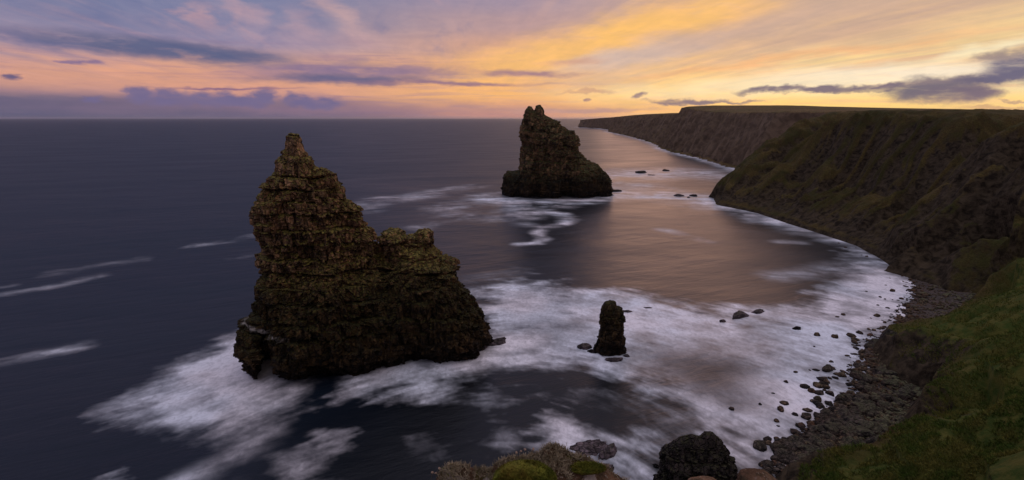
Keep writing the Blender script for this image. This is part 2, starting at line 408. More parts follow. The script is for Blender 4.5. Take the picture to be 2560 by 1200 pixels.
# ------------------------------------------------------------------ materials
def material(name):
    m = bpy.data.materials.new(name); m.use_nodes = True
    m.node_tree.nodes.clear(); t = NT(m.node_tree)
    b = t.new('ShaderNodeBsdfPrincipled'); o = t.new('ShaderNodeOutputMaterial')
    t.l.new(b.outputs[0], o.inputs[0])
    return m, t, b
def bump(t, b, h, strength, dist):
    bp = t.new('ShaderNodeBump'); bp.inputs['Strength'].default_value = strength; bp.inputs['Distance'].default_value = dist
    t.put(bp.inputs['Height'], h); t.l.new(bp.outputs[0], b.inputs['Normal'])
def rock_mat(name, c1, c2, c3, moss, moss_amt=0.5, s=1.0, wet=3.0, strata=1.0, moss2=None, low=0.0):
    m, t, b = material(name)
    g = t.new('ShaderNodeNewGeometry'); pos = g.outputs['Position']; nor = g.outputs['Normal']
    sp = t.new('ShaderNodeSeparateXYZ'); t.put(sp.inputs[0], pos)
    sn = t.new('ShaderNodeSeparateXYZ'); t.put(sn.inputs[0], nor)
    n1 = t.noise(t.mapping(pos, scale=(0.42 * s, 0.42 * s, 0.62 * s * strata)), 1.0, 8, 0.66, 0.4)
    n2 = t.noise(pos, 0.09 * s, 5, 0.6)
    n3 = t.noise(pos, 1.6 * s, 6, 0.65)
    n4 = t.noise(t.mapping(pos, scale=(1.3 * s, 1.3 * s, 0.28 * s)), 1.0, 5, 0.6)
    col = t.mix(t.rng(n1, 0.34, 0.66), c1, c2)
    col = t.mix(t.math('MULTIPLY', t.rng(n2, 0.42, 0.64), 0.7), col, c3)
    col = t.mix(t.rng(n3, 0.36, 0.66), t.mix(1.0, col, (0.72, 0.72, 0.72, 1), 'MULTIPLY'), t.mix(1.0, col, (1.22, 1.22, 1.2, 1), 'MULTIPLY'))
    wp = t.vmath('ADD', pos, t.vmath('MULTIPLY', t.noise(pos, 0.6 * s, 3, 0.5, out=1), (0.5 / s, 0.5 / s, 0.3 / s)))
    vo = t.new('ShaderNodeTexVoronoi', distance='CHEBYCHEV'); t.put(vo.inputs['Vector'], t.mapping(wp, scale=(0.72 * s, 0.72 * s, 0.46 * s))); vo.inputs['Scale'].default_value = 1.0
    vc = t.new('ShaderNodeSeparateXYZ'); t.put(vc.inputs[0], vo.outputs['Color'])
    ve = t.new('ShaderNodeTexVoronoi', feature='DISTANCE_TO_EDGE'); t.put(ve.inputs['Vector'], t.mapping(wp, scale=(0.72 * s, 0.72 * s, 0.46 * s))); ve.inputs['Scale'].default_value = 1.0
    cellk = t.rng(vc.outputs[0], 0, 1, 0.32, 1.75, 'LINEAR')
    col = t.vmath('SCALE', col, scale=cellk)
    up = t.math('ADD', t.math('MULTIPLY', sn.outputs[2], 0.55), t.math('MULTIPLY', n4, 1.1))
    up = t.math('ADD', up, t.math('MULTIPLY', n2, 0.5))
    mf = t.rng(up, 1.25 - 0.6 * moss_amt, 1.5 - 0.6 * moss_amt)
    mc = t.mix(t.rng(n3, 0.4, 0.62), moss, moss2 or tuple(x * 1.7 for x in moss[:3]) + (1,))
    mf = t.math('MULTIPLY', mf, t.rng(sp.outputs[2], wet, wet * 2.5 + 1))
    col = t.mix(mf, col, mc)
    if low > 0:
        lz = t.math('ADD', sp.outputs[2], t.math('MULTIPLY', n2, 14.0))
        col = t.mix(t.rng(lz, low + 12, low - 2), col, t.mix(1.0, col, (0.22, 0.23, 0.17, 1), 'MULTIPLY'))
    zw = t.math('ADD', sp.outputs[2], t.math('MULTIPLY', n2, wet * 0.8))
    if wet > 0: col = t.mix(t.rng(zw, wet * 1.7, wet * 0.7), col, t.mix(1.0, col, (0.30, 0.28, 0.30, 1), 'MULTIPLY'))
    t.put(b.inputs['Base Color'], col)
    b.inputs['Roughness'].default_value = 0.85
    b.inputs['Specular IOR Level'].default_value = 0.25
    h = t.math('ADD', t.math('MULTIPLY', n1, 0.35), t.math('MULTIPLY', n3, 0.22))
    h = t.math('ADD', h, t.math('ADD', t.math('MULTIPLY', t.rng(ve.outputs['Distance'], 0.0, 0.12), 0.5), t.math('MULTIPLY', vc.outputs[1], 0.6)))
    bump(t, b, h, 1.0, 1.2 / s)
    return m, t, b, col
M_stack = rock_mat('layered_rock', (0.040, 0.022, 0.011, 1), (0.38, 0.215, 0.105, 1), (0.24, 0.115, 0.055, 1), (0.075, 0.070, 0.012, 1), 0.47, 1.0, 4.2, moss2=(0.27, 0.205, 0.042, 1), low=26)
M_far_stack = rock_mat('layered_rock_far', (0.040, 0.024, 0.013, 1), (0.28, 0.16, 0.075, 1), (0.20, 0.095, 0.042, 1), (0.055, 0.058, 0.010, 1), 0.62, 0.5, 5, moss2=(0.075, 0.062, 0.016, 1), low=20)
M_boulder = rock_mat('wet_boulder', (0.022, 0.017, 0.014, 1), (0.085, 0.064, 0.050, 1), (0.06, 0.034, 0.024, 1), (0.06, 0.06, 0.03, 1), 0.2, 2.0, 0.4, 0.3)
M_dark = rock_mat('dark_wet_rock', (0.018, 0.015, 0.014, 1), (0.05, 0.036, 0.030, 1), (0.035, 0.025, 0.022, 1), (0.03, 0.028, 0.012, 1), 0.2, 1.5, 1.0, 0.6)
M_skerry = rock_mat('foam_washed_rock', (0.05, 0.038, 0.042, 1), (0.16, 0.12, 0.13, 1), (0.10, 0.07, 0.07, 1), (0.05, 0.045, 0.03, 1), 0.1, 1.2, 0.0, 0.8)

# grassy cliffs
def land_mat(name, s, grass1, grass2, grass3, rock1, rock2, th0, th1):
    m, t, b = material(name)
    g = t.new('ShaderNodeNewGeometry'); pos = g.outputs['Position']; nor = g.outputs['Normal']
    sn = t.new('ShaderNodeSeparateXYZ'); t.put(sn.inputs[0], nor)
    sp = t.new('ShaderNodeSeparateXYZ'); t.put(sp.inputs[0], pos)
    at = t.new('ShaderNodeAttribute', attribute_name='rock')
    n1 = t.noise(pos, 0.045 * s, 6, 0.6, 0.6); n2 = t.noise(pos, 0.35 * s, 7, 0.68); n3 = t.noise(pos, 1.6 * s, 5, 0.7)
    n4 = t.noise(t.mapping(pos, scale=(0.30 * s, 0.34 * s, 0.42 * s)), 1.0, 7, 0.66, 0.6)
    gr = t.mix(t.rng(n1, 0.38, 0.62), grass1, grass2)
    gr = t.mix(t.math('MULTIPLY', t.rng(n2, 0.45, 0.66), 0.75), gr, grass3)
    gr = t.mix(t.rng(n3, 0.3, 0.7), t.mix(1.0, gr, (0.6, 0.6, 0.6, 1), 'MULTIPLY'), t.mix(1.0, gr, (1.4, 1.4, 1.35, 1), 'MULTIPLY'))
    rk = t.mix(t.rng(n4, 0.35, 0.65), rock1, rock2)
    k = t.math('ADD', sn.outputs[2], t.math('MULTIPLY', t.math('SUBTRACT', n2, 0.5), 0.9))
    k = t.math('ADD', k, t.math('MULTIPLY', t.math('SUBTRACT', n4, 0.5), 0.5))
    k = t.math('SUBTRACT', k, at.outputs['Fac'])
    gn = t.new('ShaderNodeAttribute', attribute_name='green')
    gr = t.mix(gn.outputs['Fac'], gr, t.mix(t.rng(n2, 0.38, 0.62), (0.040, 0.062, 0.011, 1), (0.098, 0.090, 0.020, 1)))
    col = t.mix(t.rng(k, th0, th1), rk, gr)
    wh = t.noise(pos, 0.55 * s, 3, 0.5)
    t.put(b.inputs['Base Color'], col)
    b.inputs['Roughness'].default_value = 0.95
    b.inputs['Specular IOR Level'].default_value = 0.1
    bump(t, b, t.math('ADD', t.math('MULTIPLY', n2, 1.0), t.math('MULTIPLY', n3, 0.35)), 0.7, 0.7 / s)
    return m
M_land = land_mat('cliff_grass_and_rock', 1.0, (0.036, 0.035, 0.009, 1), (0.080, 0.058, 0.018, 1), (0.050, 0.030, 0.013, 1), (0.014, 0.010, 0.006, 1), (0.074, 0.054, 0.032, 1), 0.42, 0.66)
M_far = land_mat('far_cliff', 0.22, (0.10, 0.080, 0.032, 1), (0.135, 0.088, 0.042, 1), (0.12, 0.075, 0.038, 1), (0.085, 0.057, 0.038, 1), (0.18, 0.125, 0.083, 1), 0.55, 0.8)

def beach_material():
    m, t, b = material('beach_shingle')
    g = t.new('ShaderNodeNewGeometry'); pos = g.outputs['Position']
    v = t.new('ShaderNodeTexVoronoi'); t.put(v.inputs['Vector'], pos); v.inputs['Scale'].default_value = 1.3
    n2 = t.noise(pos, 0.1, 5, 0.6)
    sc = t.new('ShaderNodeSeparateXYZ'); t.put(sc.inputs[0], v.outputs['Color'])
    col = t.mix(sc.outputs[0], (0.018, 0.013, 0.010, 1), (0.07, 0.05, 0.036, 1))
    col = t.mix(t.math('MULTIPLY', t.rng(n2, 0.4, 0.6), 0.5), col, (0.07, 0.035, 0.024, 1))
    t.put(b.inputs['Base Color'], col); b.inputs['Roughness'].default_value = 0.8
    bump(t, b, t.math('SUBTRACT', 1.0, v.outputs['Distance']), 1.0, 0.5)
    return m
M_beach = beach_material()

def water_material():
    m, t, b = material('sea_water')
    g = t.new('ShaderNodeNewGeometry'); pos = g.outputs['Position']
    at = t.new('ShaderNodeAttribute', attribute_name='foam')
    foam = at.outputs['Fac']
    p2 = t.mapping(pos, rot=(0, 0, math.radians(-24)))
    n1 = t.noise(t.mapping(p2, scale=(0.035, 0.16, 1)), 1.0, 7, 0.6, 0.3)
    n2 = t.noise(t.mapping(p2, scale=(0.006, 0.022, 1)), 1.0, 5, 0.6, 0.4)
    n3 = t.noise(t.mapping(p2, scale=(0.5, 1.6, 1)), 1.0, 5, 0.65, 0.3)
    dp = t.new('ShaderNodeAttribute', attribute_name='deep').outputs['Fac']
    col = t.mix(t.rng(n2, 0.35, 0.65), (0.0022, 0.0030, 0.0042, 1), (0.0045, 0.0060, 0.0085, 1))
    col = t.mix(dp, col, t.mix(t.rng(n2, 0.35, 0.65), (0.0080, 0.0160, 0.0315, 1), (0.0130, 0.0230, 0.0410, 1)))
    t.put(b.inputs['Base Color'], col)
    t.put(b.inputs['Roughness'], t.math('ADD', t.rng(n2, 0.3, 0.7, 0.30, 0.38), t.math('MULTIPLY', dp, 0.16)))
    b.inputs['IOR'].default_value = 1.33
    t.put(b.inputs['Specular IOR Level'], t.math('SUBTRACT', 0.44, t.math('MULTIPLY', dp, 0.22)))
    hh = t.math('ADD', t.math('MULTIPLY', n1, 0.9), t.math('MULTIPLY', n3, 0.12))
    bump(t, b, hh, 0.5, 1.0)
    fb = t.new('ShaderNodeBsdfPrincipled')
    n5 = t.noise(pos, 0.028, 3, 0.5); cot = t.noise(t.mapping(pos, scale=(0.9, 0.6, 1)), 1.0, 7, 0.68, 0.6)
    fc = t.mix(t.rng(n5, 0.40, 0.60), (0.82, 0.86, 0.93, 1), (0.92, 0.88, 0.91, 1))
    t.put(fb.inputs['Base Color'], fc)
    fb.inputs['Roughness'].default_value = 0.75; fb.inputs['Specular IOR Level'].default_value = 0.2
    fm = t.math('MULTIPLY', foam, t.rng(cot, 0.28, 0.66, 0.74, 1.12), clamp=True)
    mx = t.new('ShaderNodeMixShader'); t.put(mx.inputs[0], fm)
    t.l.new(b.outputs[0], mx.inputs[1]); t.l.new(fb.outputs[0], mx.inputs[2])
    out = [n for n in t.n if n.type == 'OUTPUT_MATERIAL'][0]
    t.l.new(mx.outputs[0], out.inputs[0])
    return m
M_water = water_material()

# ------------------------------------------------------------------ shared outlines (world metres)
def Z(pts, z=0.0): return [pz(u, v, z) for u, v in pts]
SHORE_PX = [(1797, 506), (1870, 522), (1950, 545), (2030, 572), (2100, 592), (2180, 625), (2240, 662), (2280, 700), (2292, 740),
            (2266, 780), (2232, 825), (2190, 850), (2160, 885), (2150, 930), (2160, 985), (2110, 1020), (2080, 1060),
            (2020, 1105), (1990, 1140), (1968, 1200), (1960, 1280)]
SHORE = Z(SHORE_PX)
SHORE_POLY = SHORE + [(60, 20, 0), (400, 20, 0), (900, 300, 0), (900, 600, 0), (300, 560, 0), (165, 450, 0)]
FAR_SHORE_PX = [(1862, 430), (1800, 411), (1760, 398), (1715, 388), (1680, 380), (1655, 371), (1650, 366), (1640, 360), (1610, 350), (1580, 342), (1550, 335), (1522, 329), (1538, 326), (1500, 321), (1470, 319.3), (1446, 318)]
FAR_SHORE = Z(FAR_SHORE_PX)

# ------------------------------------------------------------------ water
def build_sea():
    na, nr = 1000, 820
    a = np.concatenate([np.linspace(-180, -58, 30)[:-1], np.linspace(-58, 58, na), np.linspace(58, 180, 30)[1:-1]]) * math.pi / 180
    r = np.concatenate([[2, 10, 25, 40], np.geomspace(55, 1500, nr), np.geomspace(1500, 70000, 90)[1:]])
    R_, A_ = np.meshgrid(r, a, indexing='ij')
    x = R_ * np.sin(A_); y = R_ * np.cos(A_)
    act = (R_ < 4200) & (R_ > 50) & (np.abs(A_) < 1.02)
    X = x[act]; Y = y[act]
    # flow direction: toward lower left on the left, sweeping round to the right bay
    ang = np.where(X < 0, math.radians(205), 0) 
    wR = sst(-25, 35, X)
    a_left = math.radians(28) + math.radians(26) * np.exp(-((X + 62) / 28) ** 2 - ((Y - 108) / 26) ** 2); a_mid = math.radians(-36); a_right = math.radians(-60)
    dirang = a_left * (1 - wR) + wR * (a_mid + (a_right - a_mid) * sst(130, 85, Y))
    dirang = dirang + wR * sst(170, 230, Y) * math.radians(25)
    ux, uy = np.cos(dirang), np.sin(dirang)
    def streaks(sc):
        lic = np.zeros_like(X); lic2 = np.zeros_like(X); lic3 = np.zeros_like(X)
        for k in range(-6, 7):
            q = k * 0.55 * sc; xx = X + ux * q; yy = Y + uy * q
            lic += fbm2(xx / (2.0 * sc), yy / (2.0 * sc), 3, 5)
            lic2 += fbm2(xx / (9 * sc), yy / (9 * sc), 3, 31)
        for k in range(-4, 5):
            q = k * 0.45 * sc
            lic3 += fbm2((X + ux * q) / (0.7 * sc), (Y + uy * q) / (0.7 * sc), 2, 57)
        return [(v - v.mean()) / v.std() for v in (lic, lic2, lic3)]
    wd_ = sst(170, 330, np.hypot(X, Y)); sA = streaks(1.0); sB = streaks(3.2)
    lic, lic2, lic3 = [p_ * (1 - wd_) + q_ * wd_ for p_, q_ in zip(sA, sB)]
    big = (fbm2(X / 26, Y / 26, 3, 77) - 0.5) * 2
    iso = (fbm2(X / 5.5 + lic * 0.1, Y / 5.5, 5, 131, 0.6) - 0.5) * 6
    edge = lic * 0.8 + lic2 * 1.6 + lic3 * 0.4 + iso * 1.6 + big * 2.5
    foam = np.zeros_like(X)
    def area(px, soft, amt, mul=1.0, nz=1.0):
        nonlocal foam
        P_ = Z(px); sd = poly_sd(X, Y, P_)
        m = sst(-soft * 1.7, soft * 2.6, sd + edge * nz) * amt
        foam = foam + m * (1 - foam) if mul > 0 else foam * (1 + m * mul)
    def line(px, wpx, amt, nz=0.3, wm=None):
        nonlocal foam
        P_ = Z(px)
        wd = [max(0.3, abs(pz(u, v + wpx * 0.5)[1] - pz(u, v - wpx * 0.5)[1])) if wm is None else wm for u, v in px]
        d, ww = seg_info(X, Y, P_, wd)
        m = np.exp(-((d + np.minimum(edge * nz, ww) * 0.5 * 1.0) / ww) ** 2) * amt
        m = m * np.clip(0.9 + lic * 0.2, 0, 1.3)
        foam = foam + np.clip(m, 0, 1) * (1 - foam)
    # the patch left of the great stack
    area([(640, 835), (600, 835), (540, 862), (470, 905), (400, 950), (310, 1005), (330, 1045), (430, 1085), (560, 1080), (660, 1055), (740, 1015), (778, 968), (740, 930), (720, 880)], 3.6, 0.97, nz=0.5)
    # the long band and the bay wash
    area([(830, 975), (900, 925), (1060, 890), (1150, 860), (1190, 840), (1200, 790), (1190, 742), (1250, 708), (1350, 702), (1500, 717), (1640, 740), (1760, 768),
          (1900, 762), (2010, 742), (2090, 712), (2130, 670), (2120, 625), (2180, 622), (2245, 660), (2300, 700), (2310, 760), (2270, 840), (2220, 900), (2180, 1000),
          (2060, 1130), (1995, 1210), (1940, 1210), (1890, 1140), (1800, 1060), (1700, 1005), (1610, 975), (1540, 962), (1460, 925), (1350, 925), (1250, 940), (1100, 965), (950, 990), (870, 998)], 4.0, 0.88)
    # darker water showing through
    area([(1650, 900), (1740, 885), (1850, 880), (1910, 915), (1890, 965), (1830, 1010), (1740, 1000), (1650, 960)], 6, 1.0, -0.95)
    area([(1290, 800), (1400, 790), (1480, 800), (1480, 835), (1400, 855), (1320, 840)], 7, 1.0, -0.6)
    area([(1200, 735), (1290, 745), (1380, 760), (1350, 775), (1240, 765)], 5, 1.0, -0.45)
    area([(1560, 860), (1700, 850), (1780, 870), (1700, 900), (1600, 900)], 6, 1.0, -0.38)
    area([(1850, 800), (1950, 790), (1990, 830), (1930, 860), (1860, 850)], 6, 1.0, -0.22)
    area([(2080, 640), (2150, 640), (2140, 700), (2060, 720)], 6, 1.0, -0.5)
    # lower washes
    area([(1360, 1065), (1470, 1050), (1560, 1075), (1640, 1110), (1670, 1150), (1660, 1260), (1560, 1260), (1480, 1160), (1400, 1110)], 3.2, 0.85)
    area([(1480, 985), (1620, 985), (1760, 1040), (1860, 1100), (1760, 1090), (1600, 1060)], 5, 0.42)
    area([(1790, 1090), (1900, 1130), (1970, 1200), (1900, 1250), (1830, 1180)], 4, 0.40)
    area([(1190, 985), (1230, 985), (1265, 1090), (1240, 1115), (1210, 1060)], 3, 0.26)
    area([(700, 1150), (750, 1130), (800, 1150), (810, 1260), (720, 1260)], 2.2, 0.7, nz=0.3)
    area([(815, 1075), (860, 1065), (890, 1080), (850, 1100)], 2.0, 0.30)
    area([(240, 1190), (300, 1185), (320, 1230), (240, 1230)], 2.0, 0.5)
    area([(600, 1130), (700, 1090), (800, 1110), (700, 1200), (520, 1210)], 6, 0.10)
    area([(1020, 1090), (1080, 1080), (1100, 1120), (1040, 1140)], 3, 0.18)
    area([(900, 985), (1150, 960), (1300, 945), (1300, 975), (1000, 1015)], 3.5, 0.14)
    line([(420, 1215), (500, 1180), (570, 1145), (625, 1110), (680, 1070)], 24, 0.55)
    # drifting streaks on the open sea
    line([(-30, 910), (60, 893), (130, 880), (205, 865)], 13, 0.38, 0.1)
    line([(-30, 742), (60, 727), (160, 710), (240, 690)], 8, 0.30, 0.1)
    line([(-20, 722), (30, 714)], 6, 0.2, 0.1)
    line([(480, 616), (550, 605), (630, 591)], 6, 0.34, 0.1)
    line([(150, 680), (240, 665), (330, 652)], 12, 0.16, 0.1)
    line([(590, 645), (640, 638)], 6, 0.2, 0.1)
    # round the far stack
    area([(1170, 487), (1250, 478), (1262, 500), (1200, 508)], 7, 0.45, nz=0.5)
    line([(1240, 500), (1300, 508), (1380, 509), (1460, 500), (1540, 487)], 9, 0.75, 0.3)
    line([(1120, 522), (1150, 541), (1220, 549), (1265, 540), (1300, 525)], 11, 0.28, 0.5)
    line([(1115, 520), (1160, 505), (1210, 500)], 7, 0.2, 0.4)
    line([(1300, 530), (1330, 542), (1340, 532)], 7, 0.35, 0.4)
    line([(1362, 528), (1400, 534), (1428, 548), (1408, 562), (1356, 570), (1344, 583), (1360, 597), (1345, 608), (1298, 611)], 4, 0.75, 0.05)
    line([(1310, 560), (1340, 566)], 5, 0.35, 0.3)
    line([(1060, 490), (1090, 478), (1120, 474)], 7, 0.35, 0.3)
    line([(1150, 470), (1180, 466)], 6, 0.22, 0.3)
    line([(905, 524), (930, 508), (960, 498), (1000, 497)], 8, 0.42, 0.3)
    line([(1030, 566), (1060, 572), (1075, 560)], 7, 0.25, 0.3)
    line([(1180, 700), (1240, 690), (1300, 680)], 14, 0.16, 0.6)
    # skerries on the far side of the bay
    line([(1555, 436), (1620, 434), (1700, 432), (1760, 436)], 13, 0.55, 0.6)
    line([(1540, 478), (1590, 474), (1650, 480)], 10, 0.42, 0.5)
    line([(1530, 461), (1600, 462)], 7, 0.3, 0.4)
    line([(1650, 492), (1700, 491), (1770, 494)], 10, 0.50, 0.4)
    line([(1660, 574), (1710, 588), (1765, 603)], 5, 0.35, 0.1)
    line([(1950, 604), (2000, 606)], 5, 0.3, 0.1)
    # wash along the shores
    line([(1788, 508), (1830, 518), (1870, 526), (1950, 550), (2030, 577), (2100, 598)], 13, 0.85, 0.15)
    line([(1940, 690), (2040, 680), (2120, 665)], 14, 0.35, 0.7)
    d, _ = seg_info(X, Y, FAR_SHORE)
    dd = np.hypot(X, Y)
    m = np.exp(-(d / (7 + dd * 0.008)) ** 2) * np.clip(0.35 + 0.7 * fbm2(X / 60, Y / 60, 3, 9) + 0.5 * sst(1400, 900, dd), 0, 1)
    foam = foam + m * 0.9 * (1 - foam)
    lvl = np.clip(0.66 + 0.42 * (fbm2(X / 13 + lic2 * 0.05, Y / 13, 4, 171, 0.55) - 0.5) * 2 + 0.16 * (iso / 2), 0.25, 1)
    core = np.zeros_like(X)
    for (u_, v_, rx_) in ((640, 930, 15), (590, 900, 12), (1460, 880, 9), (1560, 800, 14), (1330, 780, 12), (1240, 860, 9), (960, 930, 10), (1120, 905, 10), (1650, 800, 16), (1450, 1110, 7), (1600, 1150, 7), (2100, 850, 16), (2230, 720, 18), (2000, 980, 12)):
        c_ = pz(u_, v_); core = np.maximum(core, np.exp(-((X - c_[0]) ** 2 + (Y - c_[1]) ** 2) / rx_ ** 2))
    lvl = lvl + (1.06 - lvl) * core * 0.9
    foam = foam * lvl
    tex = 0.09 * lic + 0.07 * lic2 + 0.06 * lic3 + iso * 0.17 + big * 0.30
    foam = np.clip(foam * 1.04 * (1 + tex * (1.6 - foam * 0.8)) - 0.03, 0, 0.96)
    ff = np.zeros(x.shape); ff[act] = np.clip(foam, 0, 1)
    # long swell and low waves
    z = np.zeros(x.shape)
    z[act] = (fbm2(X / 30 + Y / 60, Y / 14, 3, 12) - 0.5) * 0.5
    # fade the last rings down for the earth's curve
    co = np.stack([x, y, z], -1).reshape(-1, 3)
    q = grid_quads(len(r), len(a), wrap=True)[:, ::-1]
    c0 = len(co); co = np.vstack([co, [[0, 0, 0]]])
    aa = np.arctan2(x, y); rr = np.hypot(x, y)
    deep = sst(-0.05, -0.45, aa + 0.10 * (fbm2(x / 90, y / 90, 3, 15) - 0.5)) * sst(60, 130, rr + 30 * sst(-0.3, -0.8, aa))
    deep = deep * (0.55 + 0.45 * sst(110, 260, rr))
    deep = np.maximum(deep, 0.75 * sst(0.25, -0.15, aa) * sst(200, 700, rr))
    o = mesh_np('water', co, q, M_water, True, attrs={'foam': np.append(ff.ravel(), 0), 'deep': np.append(deep.ravel(), 0)})
    tag(o, 'dark blue sea blurred smooth with white foam round the rocks', kind='structure')
build_sea()

# ------------------------------------------------------------------ the bay cliffs and near undercliff (height field)
def ridge_h(X, Y, pts, slope, rnd_=3.0):
    d, zv = seg_info(X, Y, pts, [p[2] for p in pts])
    return zv - slope * (np.sqrt(d * d + rnd_ * rnd_) - rnd_)
def smax(a, b, k):
    h = np.clip(0.5 + 0.5 * (a - b) / k, 0, 1); return b + (a - b) * h + k * h * (1 - h)
def smin(a, b, k): return -smax(-a, -b, k)
CLIFF_TOE = Z([(1799, 502), (1900, 522), (1990, 550), (2080, 578), (2150, 600), (2215, 632), (2262, 668), (2330, 692), (2400, 702), (2470, 694), (2560, 674), (2700, 650)], 3)
CLIFF_POLY = CLIFF_TOE + [(500, 150, 0), (1400, 150, 0), (1400, 900, 0), (420, 900, 0), (420, 560, 0), (300, 470, 0), (200, 430, 0), (160, 405, 0)]
NEAR_POLY = [pz(2640, 690, 3), pz(2560, 668, 3), pz(2500, 700, 3), pz(2442, 745, 3), pz(2390, 808, 3), pz(2300, 800, 3), pz(2222, 816, 3), pz(2212, 852, 3), pz(2245, 905, 3), pz(2300, 945, 3), pz(2345, 965, 3), pz(2300, 1020, 3), pz(2285, 1060, 3), pz(2330, 1100, 3),
             pz(2292, 1118, 3), pz(2200, 1142, 3), pz(2040, 1152, 3), pz(1990, 1180, 2), pz(1975, 1260, 2), (30, 30, 0), (60, -60, 0), (500, -60, 0), (500, 160, 0)]
def land_height(X, Y, detail=True):
    dc = poly_sd(X, Y, CLIFF_POLY); dn = poly_sd(X, Y, NEAR_POLY)
    warp = (fbm2(X / 40, Y / 40, 3, 3) - 0.5) * 10
    # main bay cliff
    hollow = np.where(dc > 0, 2 + 0.30 * dc + np.clip(dc - 34 + warp, 0, None) * 1.35, 2 + dc * 1.2)
    R = [
        ([pz(1797, 503, 0), pY(1812, 470, 392), pY(1848, 424, 398), pY(1900, 385, 408), pY(1960, 345, 422), pY(2020, 305, 440), pY(2062, 288, 455), pY(2110, 277, 490)], 1.05, 3),
        ([pz(1900, 524, 1), pY(1912, 490, 358), pY(1950, 430, 372), pY(2010, 375, 392), pY(2080, 325, 412), pY(2130, 290, 430)], 1.15, 2.5),
        ([pz(2000, 556, 1), pY(2020, 510, 322), pY(2056, 450, 332), pY(2096, 420, 342), pY(2222, 366, 372), pY(2282, 324, 390), pY(2330, 292, 410)], 1.15, 2.5),
        ([pz(2148, 594, 2), pY(2160, 572, 262), pY(2190, 545, 266), pY(2300, 500, 275), pY(2400, 452, 285), pY(2500, 395, 292), pY(2560, 345, 300), pY(2640, 300, 310)], 0.95, 2.5),
        ([pY(2200, 440, 330), pY(2300, 400, 338), pY(2420, 345, 348), pY(2500, 305, 360)], 1.15, 2.5),
        ([pz(2270, 660, 3), pY(2286, 620, 206), pY(2310, 570, 208), pY(2400, 480, 214), pY(2480, 395, 218), pY(2560, 322, 222), pY(2640, 300, 226)], 1.25, 2.0),
        ([pz(2480, 690, 3), pY(2500, 600, 184), pY(2560, 500, 190), pY(2640, 400, 196)], 1.2, 2.0),
    ]
    h = hollow
    for pts, sl, rr in R:
        h = smax(h, ridge_h(X + (fbm2(X / 18, Y / 18, 3, 41) - 0.5) * 9, Y + (fbm2(X / 18, Y / 18, 3, 45) - 0.5) * 9, pts, sl, rr), 3.0)
    h = np.where(dc < -6, np.minimum(h, 3 + (dc + 6) * 1.5 + 8), h)
    plat = 63.8 + 0.014 * np.clip(Y - 260, 0, 330) + (fbm2(X / 70, Y / 70, 4, 8) - 0.5) * 5
    h = smin(h, plat, 5)
    # near grassy undercliff with spurs that fall to the beach
    base = np.where(dn > 0, 3.4 + 0.16 * dn + 1.05 * np.clip(dn - 52, 0, None), 3.4 + dn * 2.4)
    N = [
        ([pz(1995, 1172, 3), pz(2030, 1142, 5), pz(2130, 1139, 6), pz(2215, 1128, 7.5), pz(2292, 1108, 10), pz(2385, 1061, 13), pz(2560, 1010, 19)], 0.75, 3.5),
        ([pz(2290, 1040, 7), pz(2310, 1008, 8), pz(2342, 973, 9.5), pz(2411, 950, 12), pz(2465, 912, 15), pz(2560, 880, 20)], 0.85, 2.5),
        ([pz(2215, 842, 5), pz(2250, 832, 8), pz(2300, 824, 10), pz(2350, 832, 11), pz(2400, 850, 12), pz(2560, 835, 20)], 0.95, 1.6),
        ([pz(2300, 905, 5), pz(2340, 920, 6), pz(2420, 900, 10)], 0.8, 2.0),
        ([pz(2390, 815, 6), pz(2410, 790, 8), pz(2450, 768, 10.5), pz(2490, 745, 13), pz(2560, 722, 17), pz(2700, 700, 26)], 0.75, 3.0),
        ([pz(2448, 728, 5), pz(2500, 690, 9), pz(2560, 652, 15), pz(2700, 620, 24)], 0.75, 3.0),
        ([pz(2150, 1215, 6), pz(2300, 1200, 10), pz(2450, 1150, 14), pz(2700, 1100, 22)], 0.5, 6),
    ]
    hn = base
    for pts, sl, rr in N:
        hn = smax(hn, ridge_h(X + (fbm2(X / 9, Y / 9, 3, 51) - 0.5) * 5, Y + (fbm2(X / 9, Y / 9, 3, 55) - 0.5) * 5, pts, sl, rr), 1.6)
    hn = np.where(dn < 0, np.minimum(hn, 5.0 + dn * 1.8), hn)
    hn = smin(hn, 64 + 0 * X, 5)
    hn = np.where(Y > 205, hn - (Y - 205) * 1.5, hn)
    H = smax(h, hn, 2.0)
    if detail:
        w_up = sst(1, 8, H) * (1 - 0.75 * sst(55, 63, H))
        dist = np.hypot(X, Y)
        wy_ = (fbm2(X / 30, Y / 30, 3, 62) - 0.5) * 26
        far_ = sst(160, 210, Y)
        gul = ridged((X + wy_) / 75, (Y + wy_ * 0.8 - X * 0.12) / 21, 4, 61) - 0.5
        gu2 = ridged((X + wy_) / 24, (Y + wy_ - X * 0.1) / 8, 4, 66) - 0.5
        H = H + w_up * (gul * 19.0 * far_ + gu2 * (0.8 + 4.6 * far_) + (ridged(X / 13, Y / 13, 4, 68) - 0.5) * 1.4)
        H = H + w_up * (fbm2(X / 3.2, Y / 3.2, 4, 71, 0.6) - 0.5) * (0.9 + 0.5 * sst(120, 250, dist))
        hum = fbm2(X / 1.3, Y / 1.3, 3, 91) - 0.5
        H = H + hum * 0.7 * sst(2, 5, H) * sst(170, 90, dist)
    return H, dc, dn
